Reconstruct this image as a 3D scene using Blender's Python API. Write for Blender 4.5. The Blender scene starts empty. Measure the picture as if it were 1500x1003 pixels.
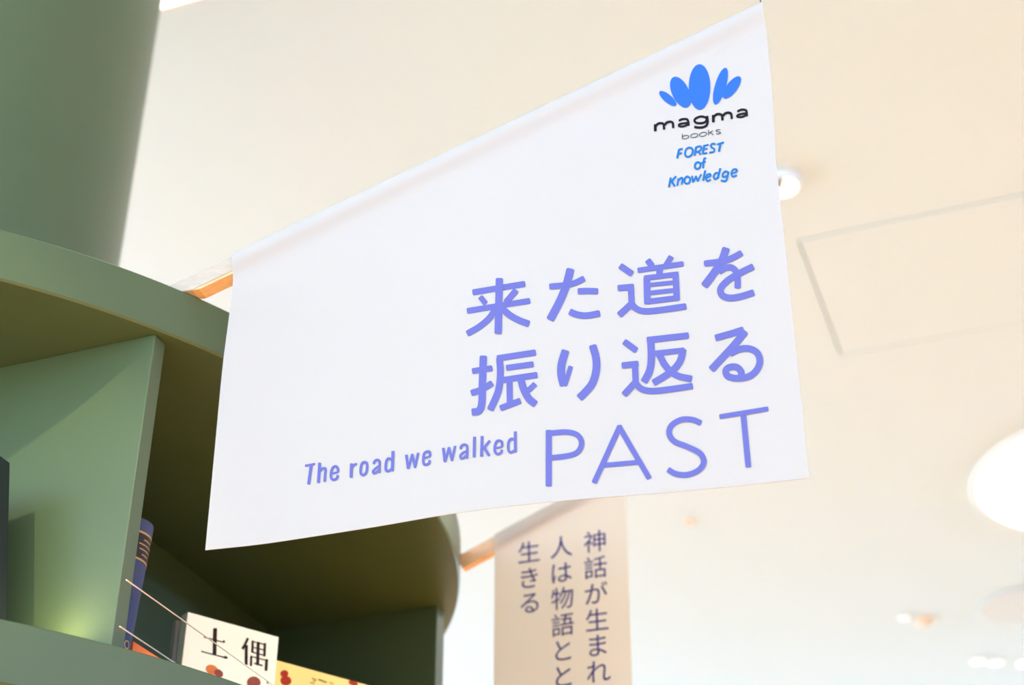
import bpy, bmesh, math, json
import numpy as np
from mathutils import Vector, Matrix

# ------------------------------------------------------------------ camera
SC = bpy.context.scene
COL = SC.collection
EYE = 1.5                                     # camera height above the floor
cam_d = bpy.data.cameras.new('camera')
cam = bpy.data.objects.new('camera', cam_d)
COL.objects.link(cam)
cam.location = (0, 0, EYE)
cam.rotation_euler = (math.radians(90 + 32.327), 0, 0)
cam_d.sensor_width = 36
cam_d.lens = 2341.5 / 1500 * 36
cam_d.clip_start = 0.05
cam_d.dof.use_dof = True
cam_d.dof.focus_distance = 1.75
cam_d.dof.aperture_fstop = 4.2
SC.camera = cam

# ------------------------------------------------------------------ room axes
ROOM = math.radians(-20.4)                    # the room, its hatch and the bookshelf share this turn
A = Vector((math.cos(ROOM), math.sin(ROOM), 0))
B = Vector((-math.sin(ROOM), math.cos(ROOM), 0))
CEIL = EYE + 2.7
A0, A1, B0, B1 = -6.5, 7.5, -4.5, 11.5        # room extent along A and B

def ab(a, b, z):
    return A * a + B * b + Vector((0, 0, z))

UP = Vector((0, 0, 1))

# ------------------------------------------------------------------ world and lights
world = bpy.data.worlds.new('daylight')
SC.world = world
world.use_nodes = True
bg = world.node_tree.nodes['Background']
bg.inputs[0].default_value = (0.86, 0.93, 1.0, 1)
bg.inputs[1].default_value = 0.5

def area(name, loc, direction, sx, sy, power, color):
    d = bpy.data.lights.new(name, 'AREA')
    d.shape = 'RECTANGLE'; d.size = sx; d.size_y = sy; d.energy = power; d.color = color
    o = bpy.data.objects.new(name, d); COL.objects.link(o)
    o.location = loc
    o.rotation_euler = Vector(direction).to_track_quat('-Z', 'Y').to_euler()
    return o

area('window_daylight_rear', ab(0.5, B0 - 0.25, 2.35), B, 12.5, 2.2, 325, (0.66, 0.97, 1.0))
area('window_daylight_left', ab(A0 - 0.25, 3.5, 2.35), A, 14.5, 2.2, 625, (0.56, 0.68, 0.86))
area('window_daylight_far', ab(0.5, B1 + 0.25, 2.35), -B, 12.5, 2.2, 405, (0.62, 0.76, 0.85))
# unseen uplights along the walls, added to brighten the ceiling
area('ceiling_fill_left', ab(A0 + 0.25, 3.5, 3.60), A * .9 + UP * .8, 14.0, 0.2, 165, (0.66, 0.84, 1.0))
area('ceiling_fill_far', ab(0.5, B1 - 0.25, 3.60), -B * .9 + UP * .8, 12.5, 0.2, 190, (0.66, 0.84, 1.0))
area('ceiling_fill_right', ab(A1 - 0.25, 3.5, 3.60), -A * .9 + UP * .8, 14.0, 0.2, 440, (0.36, 0.52, 1.0))
area('ceiling_fill_rear', ab(0.5, B0 + 0.25, 3.60), B * .9 + UP * .8, 12.5, 0.2, 230, (0.38, 0.54, 1.0))
# unseen warm spots, added so the floor bounces light under the shelves
FLOOR_SPOTS = [(1.7, 0.5), (1.7, 2.7), (2.7, 4.0), (0.3, -0.9), (-2.6, -0.2), (-0.6, 4.9), (-3.4, 2.6)]
for fx_, fy_ in FLOOR_SPOTS:
    d = bpy.data.lights.new('floor_bounce_beam', 'SPOT'); d.energy = 1850; d.color = (1.0, 0.89, 0.42)
    d.spot_size = math.radians(56); d.spot_blend = 0.8; d.shadow_soft_size = 0.05
    o = bpy.data.objects.new('floor_bounce_beam', d); COL.objects.link(o); o.location = (fx_, fy_, CEIL - 0.04)

def spot(frm, to, power, color, size, blend):
    d = bpy.data.lights.new('ceiling_spotlight_beam', 'SPOT')
    d.energy = power; d.color = color; d.spot_size = math.radians(size); d.spot_blend = blend; d.shadow_soft_size = 0.03
    o = bpy.data.objects.new('ceiling_spotlight_beam', d); COL.objects.link(o)
    o.location = frm; o.rotation_euler = (to - frm).to_track_quat('-Z', 'Y').to_euler()

SPOTS = [(Vector((-1.5, -0.9, EYE + 2.42)), Vector((-0.61, 1.60, EYE + 0.76)), 185, (1.0, 0.90, 0.50), 10.5, 0.5, 'behind the viewer'),
         (Vector((2.6, 1.85, EYE + 2.42)), Vector((-0.33, 2.00, EYE + 0.67)), 480, (1.0, 0.93, 0.82), 9.5, 0.4, 'added to brighten the books, right of the hatch')]  # second spot is added to brighten the facing-out books
for sp_ in SPOTS: spot(*sp_[:6])

SC.view_settings.view_transform = 'Standard'
SC.view_settings.look = 'None'
SC.view_settings.exposure = 0.0
SC.view_settings.gamma = 1.0
SC.view_settings.use_curve_mapping = False

# ------------------------------------------------------------------ materials
def srgb(r, g, b):
    f = lambda c: (c / 255 / 12.92) if c / 255 <= 0.04045 else ((c / 255 + 0.055) / 1.055) ** 2.4
    return (f(r), f(g), f(b), 1)

def mat(name, col, rough=0.6, noise=0.0, scale=40, bump=0.0, bscale=400, spec=0.5, emit=None, strength=0, metal=0, coat=0):
    m = bpy.data.materials.new(name); m.use_nodes = True
    nt = m.node_tree; p = nt.nodes['Principled BSDF']
    p.inputs['Roughness'].default_value = rough
    p.inputs['Specular IOR Level'].default_value = spec
    p.inputs['Metallic'].default_value = metal
    p.inputs['Coat Weight'].default_value = coat
    p.inputs['Base Color'].default_value = col
    tc = nt.nodes.new('ShaderNodeTexCoord')
    if noise:
        n = nt.nodes.new('ShaderNodeTexNoise'); n.inputs['Scale'].default_value = scale; n.inputs['Detail'].default_value = 5
        r = nt.nodes.new('ShaderNodeMixRGB'); r.blend_type = 'MIX'
        r.inputs[1].default_value = tuple(c * (1 - noise) for c in col[:3]) + (1,)
        r.inputs[2].default_value = tuple(min(1, c * (1 + noise)) for c in col[:3]) + (1,)
        nt.links.new(tc.outputs['Object'], n.inputs['Vector'])
        nt.links.new(n.outputs['Fac'], r.inputs[0]); nt.links.new(r.outputs[0], p.inputs['Base Color'])
    if bump:
        n2 = nt.nodes.new('ShaderNodeTexNoise'); n2.inputs['Scale'].default_value = bscale; n2.inputs['Detail'].default_value = 3
        bp = nt.nodes.new('ShaderNodeBump'); bp.inputs['Strength'].default_value = bump; bp.inputs['Distance'].default_value = 0.001
        nt.links.new(tc.outputs['Object'], n2.inputs['Vector'])
        nt.links.new(n2.outputs['Fac'], bp.inputs['Height']); nt.links.new(bp.outputs[0], p.inputs['Normal'])
    if emit:
        p.inputs['Emission Color'].default_value = emit
        p.inputs['Emission Strength'].default_value = strength
    return m

def cloth_mat(name, col, trans, tcol=None):
    m = bpy.data.materials.new(name); m.use_nodes = True
    nt = m.node_tree; nt.nodes.clear()
    out = nt.nodes.new('ShaderNodeOutputMaterial'); mx = nt.nodes.new('ShaderNodeMixShader')
    d = nt.nodes.new('ShaderNodeBsdfDiffuse'); t = nt.nodes.new('ShaderNodeBsdfTranslucent')
    d.inputs[0].default_value = col; t.inputs[0].default_value = tcol or col
    mx.inputs[0].default_value = trans
    tc = nt.nodes.new('ShaderNodeTexCoord')
    w1 = nt.nodes.new('ShaderNodeTexWave'); w1.bands_direction = 'X'; w1.inputs['Scale'].default_value = 420
    w2 = nt.nodes.new('ShaderNodeTexWave'); w2.bands_direction = 'Z'; w2.inputs['Scale'].default_value = 420
    ad = nt.nodes.new('ShaderNodeMath'); ad.operation = 'ADD'
    bp = nt.nodes.new('ShaderNodeBump'); bp.inputs['Strength'].default_value = 0.12; bp.inputs['Distance'].default_value = 0.0003
    L = nt.links.new
    L(tc.outputs['Object'], w1.inputs['Vector']); L(tc.outputs['Object'], w2.inputs['Vector'])
    L(w1.outputs['Fac'], ad.inputs[0]); L(w2.outputs['Fac'], ad.inputs[1]); L(ad.outputs[0], bp.inputs['Height'])
    L(bp.outputs[0], d.inputs['Normal'])
    L(d.outputs[0], mx.inputs[1]); L(t.outputs[0], mx.inputs[2]); L(mx.outputs[0], out.inputs[0])
    return m

def wood_mat(name, c1, c2, scale, rough=0.5, axis_scale=(1, 12, 12)):
    m = bpy.data.materials.new(name); m.use_nodes = True
    nt = m.node_tree; p = nt.nodes['Principled BSDF']; p.inputs['Roughness'].default_value = rough
    tc = nt.nodes.new('ShaderNodeTexCoord'); mp = nt.nodes.new('ShaderNodeMapping'); mp.inputs['Scale'].default_value = axis_scale
    n = nt.nodes.new('ShaderNodeTexNoise'); n.inputs['Scale'].default_value = scale; n.inputs['Detail'].default_value = 8
    r = nt.nodes.new('ShaderNodeValToRGB'); r.color_ramp.elements[0].position = 0.35; r.color_ramp.elements[1].position = 0.68
    r.color_ramp.elements[0].color = c1; r.color_ramp.elements[1].color = c2
    L = nt.links.new
    L(tc.outputs['Object'], mp.inputs[0]); L(mp.outputs[0], n.inputs['Vector']); L(n.outputs['Fac'], r.inputs[0]); L(r.outputs[0], p.inputs['Base Color'])
    return m

M = {}
M['paint'] = mat('green_satin_paint', (0.095, 0.137, 0.063, 1), 0.36, noise=0.05, scale=14, bump=0.10, bscale=900, spec=0.5)
M['ceiling'] = mat('ceiling_paint', (0.74, 0.89, 0.97, 1), 0.9, noise=0.01, scale=3, bump=0.1, bscale=300, spec=0.2)
M['wall'] = mat('wall_paint', (0.82, 0.81, 0.79, 1), 0.85, noise=0.01, scale=3, spec=0.2)
M['floor'] = wood_mat('oak_floor', (0.38, 0.17, 0.045, 1), (0.52, 0.26, 0.08, 1), 2.2, 0.45, (1, 9, 9))
M['darkwood'] = wood_mat('fill_cutting_brown', (0.14, 0.085, 0.05, 1), (0.20, 0.125, 0.07, 1), 3, 0.6, (9, 9, 1))  # dark tone given to the unseen right wall to cut fill light
M['frame'] = mat('window_frame_metal', (0.5, 0.5, 0.5, 1), 0.4, metal=0.6)
M['rod'] = wood_mat('pine_rod', srgb(250, 198, 146), srgb(255, 216, 170), 30, 0.45, (1, 8, 8))
M['rodlit'] = wood_mat('lit_rod_face', srgb(204, 188, 172), srgb(214, 200, 184), 30, 0.5, (1, 8, 8))  # pale tone stands in for strong light on the rod's side
M['cloth'] = cloth_mat('white_banner_cloth', (0.71, 0.66, 0.635, 1), 0.15)
M['cloth2'] = cloth_mat('beige_banner_cloth', (0.88, 0.81, 0.73, 1), 0.48, (0.97, 0.92, 0.80, 1))
M['violet'] = mat('violet_print', srgb(110, 112, 187), 0.7, spec=0.1)
M['ink'] = mat('black_print', srgb(28, 30, 38), 0.7, spec=0.1)
M['greyink'] = mat('grey_print', srgb(82, 84, 92), 0.7, spec=0.1)
M['blue'] = mat('bright_blue_print', srgb(54, 111, 212), 0.7, spec=0.1)
M['blue2'] = mat('deep_blue_print', srgb(36, 116, 190), 0.7, spec=0.1)
M['navyink'] = mat('indigo_print', srgb(70, 62, 140), 0.7, spec=0.1)
M['bluebook'] = mat('blue_book_cloth', srgb(84, 92, 128), 0.75, noise=0.10, scale=90, bump=0.4, bscale=1500, spec=0.25)
M['navy'] = mat('dark_navy_cover', srgb(26, 34, 36), 0.5)
M['gold'] = mat('gilt', srgb(214, 160, 84), 0.4, metal=0.35)
M['band'] = mat('dark_spine_band', srgb(50, 38, 38), 0.6)
M['pages'] = mat('page_paper', srgb(232, 222, 200), 0.85, noise=0.06, scale=300, spec=0.1)
M['cream'] = mat('cream_book_cover', srgb(250, 238, 214), 0.6, spec=0.3)
M['yellow'] = mat('yellow_book_cover', srgb(240, 200, 104), 0.5, spec=0.3)
M['grey'] = mat('grey_book_cover', srgb(190, 180, 168), 0.6)
M['orange'] = mat('orange_cover', srgb(255, 120, 50), 0.5, spec=0.3)
M['brownink'] = mat('brown_black_print', srgb(48, 28, 22), 0.7, spec=0.1)
M['red'] = mat('dark_red_print', srgb(160, 44, 24), 0.7, noise=0.4, scale=150, spec=0.1)
M['orangeink'] = mat('orange_print', srgb(222, 118, 62), 0.7, noise=0.3, scale=150, spec=0.1)
M['rust'] = mat('rust_brown_print', srgb(150, 72, 58), 0.7, noise=0.3, scale=150, spec=0.1)
M['tan'] = mat('tan_print', srgb(150, 120, 60), 0.7, spec=0.1)
M['wire'] = mat('pale_wire', srgb(245, 225, 205), 0.45)
M['white'] = mat('white_enamel', (0.85, 0.85, 0.83, 1), 0.4)
M['black'] = mat('black_enamel', (0.03, 0.03, 0.03, 1), 0.4)
M['greytrim'] = mat('grey_fitting', (0.30, 0.31, 0.28, 1), 0.8)
M['greydisc'] = mat('grey_grille', (0.72, 0.80, 0.84, 1), 0.9)
M['amber'] = mat('amber_fitting', srgb(240, 218, 194), 0.6)
M['lamp'] = mat('lamp_diffuser', (1, 1, 1, 1), 0.5, emit=(1, 0.97, 0.92, 1), strength=2.2)
M['lampcool'] = mat('cool_lamp_diffuser', (1, 1, 1, 1), 0.5, emit=(0.92, 0.96, 1, 1), strength=0.25)
M['puck'] = mat('added_glow_diffuser', (1, 1, 1, 1), 0.5, emit=(1, 0.80, 0.40, 1), strength=170)
M['cord'] = mat('dark_cord', srgb(90, 92, 100), 0.6)

# ------------------------------------------------------------------ mesh helpers
def link(name, bm, m, parent=None, smooth=False, bevel=0, angle=35):
    me = bpy.data.meshes.new(name)
    bmesh.ops.recalc_face_normals(bm, faces=bm.faces)
    bm.to_mesh(me); bm.free()
    me.materials.append(M[m] if isinstance(m, str) else m)
    o = bpy.data.objects.new(name, me); COL.objects.link(o)
    if parent: o.parent = parent
    if bevel:
        bv = o.modifiers.new('bevel', 'BEVEL'); bv.width = bevel; bv.segments = 2; bv.limit_method = 'ANGLE'
        bv.harden_normals = False
    if smooth:
        for f in me.polygons: f.use_smooth = True
        me.set_sharp_from_angle(angle=math.radians(angle))
    return o

def frame_box(bm, org, ex, ey, ez, sx, sy, sz):
    """box with its corner at org and edges along ex, ey, ez"""
    vs = [bm.verts.new(org + ex * (sx * i) + ey * (sy * j) + ez * (sz * k)) for k in (0, 1) for j in (0, 1) for i in (0, 1)]
    for f in ((0, 1, 3, 2), (4, 6, 7, 5), (0, 4, 5, 1), (2, 3, 7, 6), (0, 2, 6, 4), (1, 5, 7, 3)):
        bm.faces.new([vs[i] for i in f])

UP = Vector((0, 0, 1))

def abbox(bm, a0, a1, b0, b1, z0, z1, base=Vector((0, 0, 0))):
    frame_box(bm, base + A * a0 + B * b0 + UP * z0, A, B, UP, a1 - a0, b1 - b0, z1 - z0)

def lathe(bm, prof, c, seg=64, axis=UP, cap=True):
    """prof: list of (r, h) revolved about axis through c"""
    q = axis.to_track_quat('Z', 'Y')
    rings = []
    for r, h in prof:
        rings.append([bm.verts.new(c + q @ Vector((r * math.cos(2 * math.pi * i / seg), r * math.sin(2 * math.pi * i / seg), h))) for i in range(seg)])
    for p, n in zip(rings, rings[1:]):
        for i in range(seg):
            bm.faces.new((p[i], p[(i + 1) % seg], n[(i + 1) % seg], n[i]))
    if cap:
        bm.faces.new(rings[0][::-1]); bm.faces.new(rings[-1])

def tube(bm, p0, p1, r, seg=12):
    d = (p1 - p0); lathe(bm, [(r, 0), (r, d.length)], p0, seg, d.normalized())

def thing(name, label, cat, loc, group=None):
    o = bpy.data.objects.new(name, None); COL.objects.link(o)
    o.location = loc; o.empty_display_size = 0.1
    tag(o, label, cat, group)
    return o

def tag(o, label, cat, group=None):
    o['label'] = label; o['category'] = cat
    if group: o['group'] = group
    return o

def settle(root):
    """children were modelled in world space: bring them under the empty's frame"""
    bpy.context.view_layer.update()
    inv = root.matrix_world.inverted()
    def fix(o, first=True):
        for ch in o.children:
            if ch.type == 'MESH' and first:
                ch.matrix_parent_inverse = inv
            # deeper children hang from a part whose matrix is identity in world space
    fix(root)

# ------------------------------------------------------------------ the room
def structure(o):
    o['kind'] = 'structure'; return o

bm = bmesh.new(); abbox(bm, A0 - .3, A1 + .3, B0 - .3, B1 + .3, -0.1, 0)
structure(link('floor', bm, 'floor'))

# ceiling with a cut-out for the access hatch
hp = Vector((0.819, 3.719, 0))
ha, hb = hp.dot(A), hp.dot(B)
HW, HL = 0.669, 1.35
bm = bmesh.new()
T = 0.15
abbox(bm, A0 - .3, A1 + .3, B0 - .3, hb, CEIL, CEIL + T)
abbox(bm, A0 - .3, A1 + .3, hb + HW, B1 + .3, CEIL, CEIL + T)
abbox(bm, A0 - .3, ha, hb, hb + HW, CEIL, CEIL + T)
abbox(bm, ha + HL, A1 + .3, hb, hb + HW, CEIL, CEIL + T)
ceiling = structure(link('ceiling', bm, 'ceiling'))
g = 0.0045
bm = bmesh.new(); abbox(bm, ha + g, ha + HL - g, hb + g, hb + HW - g, CEIL - 0.001, CEIL + 0.02)
hatch = link('access_hatch', bm, 'ceiling', ceiling)
bm = bmesh.new(); abbox(bm, ha - .02, ha + HL + .02, hb - .02, hb + HW + .02, CEIL + T, CEIL + T + 0.02)
link('hatch_backing', bm, 'greydisc', ceiling)

def wall_with_window(side, wname, axis_lo, axis_hi, place, z0, z1, w0, w1, nmull):
    """place(bm, u0, u1, zz0, zz1, inset, thick) puts a slab into the wall's plane"""
    bm = bmesh.new()
    place(bm, axis_lo, axis_hi, 0, z0, 0, .2); place(bm, axis_lo, axis_hi, z1, CEIL, 0, .2)
    place(bm, axis_lo, w0, z0, z1, 0, .2); place(bm, w1, axis_hi, z0, z1, 0, .2)
    structure(link('wall_' + side, bm, 'wall'))
    bm = bmesh.new()
    for zz in (z0, z1 - .05): place(bm, w0, w1, zz, zz + .05, .06, .06)
    for i in range(nmull + 1):
        u = w0 + (w1 - w0 - .05) * i / nmull
        place(bm, u, u + .05, z0, z1, .06, .06)
    structure(link(wname, bm, 'frame'))

wall_with_window('rear', 'window_1', A0, A1, lambda bm, u0, u1, a, b, i, t: abbox(bm, u0, u1, B0 - i - t, B0 - i, a, b), 1.25, 3.45, -5.8, 6.8, 8)
wall_with_window('left', 'window_2', B0, B1, lambda bm, u0, u1, a, b, i, t: abbox(bm, A0 - i - t, A0 - i, u0, u1, a, b), 1.25, 3.45, -3.8, 10.8, 9)
wall_with_window('far', 'window_3', A0, A1, lambda bm, u0, u1, a, b, i, t: abbox(bm, u0, u1, B1 + i, B1 + i + t, a, b), 1.25, 3.45, -5.8, 6.8, 8)
bm = bmesh.new(); abbox(bm, A1, A1 + .2, B0, B1, 0, CEIL)
structure(link('wall_right', bm, 'darkwood'))
for nm, bx in (('rear', (A0, A1, B0, B0 + .015)), ('far', (A0, A1, B1 - .015, B1)), ('left', (A0, A0 + .015, B0 + .015, B1 - .015)), ('right', (A1 - .015, A1, B0 + .015, B1 - .015))):
    bm = bmesh.new(); abbox(bm, *bx, 0, 0.09); structure(link('baseboard_' + nm, bm, 'white'))

# ledges under the added ceiling fill lights
for i, bx in enumerate(((A0, A0 + .12, B0, B1), (A0, A1, B1 - .12, B1), (A1 - .12, A1, B0, B1), (A0, A1, B0, B0 + .12)), 1):
    bm = bmesh.new(); abbox(bm, *bx, 3.46, 3.54); structure(link('trim_%d' % i, bm, 'wall'))

# ------------------------------------------------------------------ round bookshelf and column
KC = Vector((-0.9796, 2.2492, 0))
KR = 0.9002
root = thing('round_bookshelf', 'large round green bookshelf with thick curved shelves, wrapped around the green column', 'bookshelf', KC)
PITCH = 1.0654 - 0.6155
tops = []
z = EYE + 1.0654
while z > 0.1:
    tops.append(z); z -= PITCH
TH = 0.0654
for zt in tops:
    bm = bmesh.new()
    lathe(bm, [(KR - .0025, zt - TH), (KR, zt - TH + .0025), (KR, zt - .0015), (KR - .0015, zt)], KC, 192)
    link('shelf_board', bm, 'paint', root, smooth=True, angle=30)
bm = bmesh.new()
lathe(bm, [(KR - .04, 0), (KR - .04, tops[-1] - TH)], KC, 128)
link('plinth', bm, 'paint', root, smooth=True)
for i, zt in enumerate(tops[1:]):
    z0, z1 = zt, tops[i] - TH
    bm = bmesh.new(); abbox(bm, -.45, .472, -.447, .432, z0, z1, KC)
    link('core_panel', bm, 'paint', root, bevel=.001)
    for a0, a1, b0, b1 in ((.4725, .77, -.447, -.4245), (.4725, .77, .401, .432), (-.77, -.4505, -.447, -.4245), (-.77, -.4505, .401, .432)):
        bm = bmesh.new(); abbox(bm, a0, a1, b0, b1, z0, z1, KC)
        link('divider', bm, 'paint', root, bevel=.0012)
# wires that keep the books in, stretched between the two divider edges
for zw in (0.687, 0.635):
    bm = bmesh.new()
    p0 = Vector((-.405, 1.5515, EYE + zw)); p1 = Vector((-.105, 2.372, EYE + zw + .002))
    tube(bm, p0, p1, .0008, 10)
    w = link('retaining_wire', bm, 'wire', root, smooth=True); w['label'] = 'thin pale wire'
settle(root)

col = bmesh.new(); lathe(col, [(.2925, EYE + 1.0656), (.2925, CEIL)], KC, 160)
c = link('column', col, 'paint', smooth=True)
tag(c, 'thick round green column rising from the top of the round bookshelf', 'column')

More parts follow.
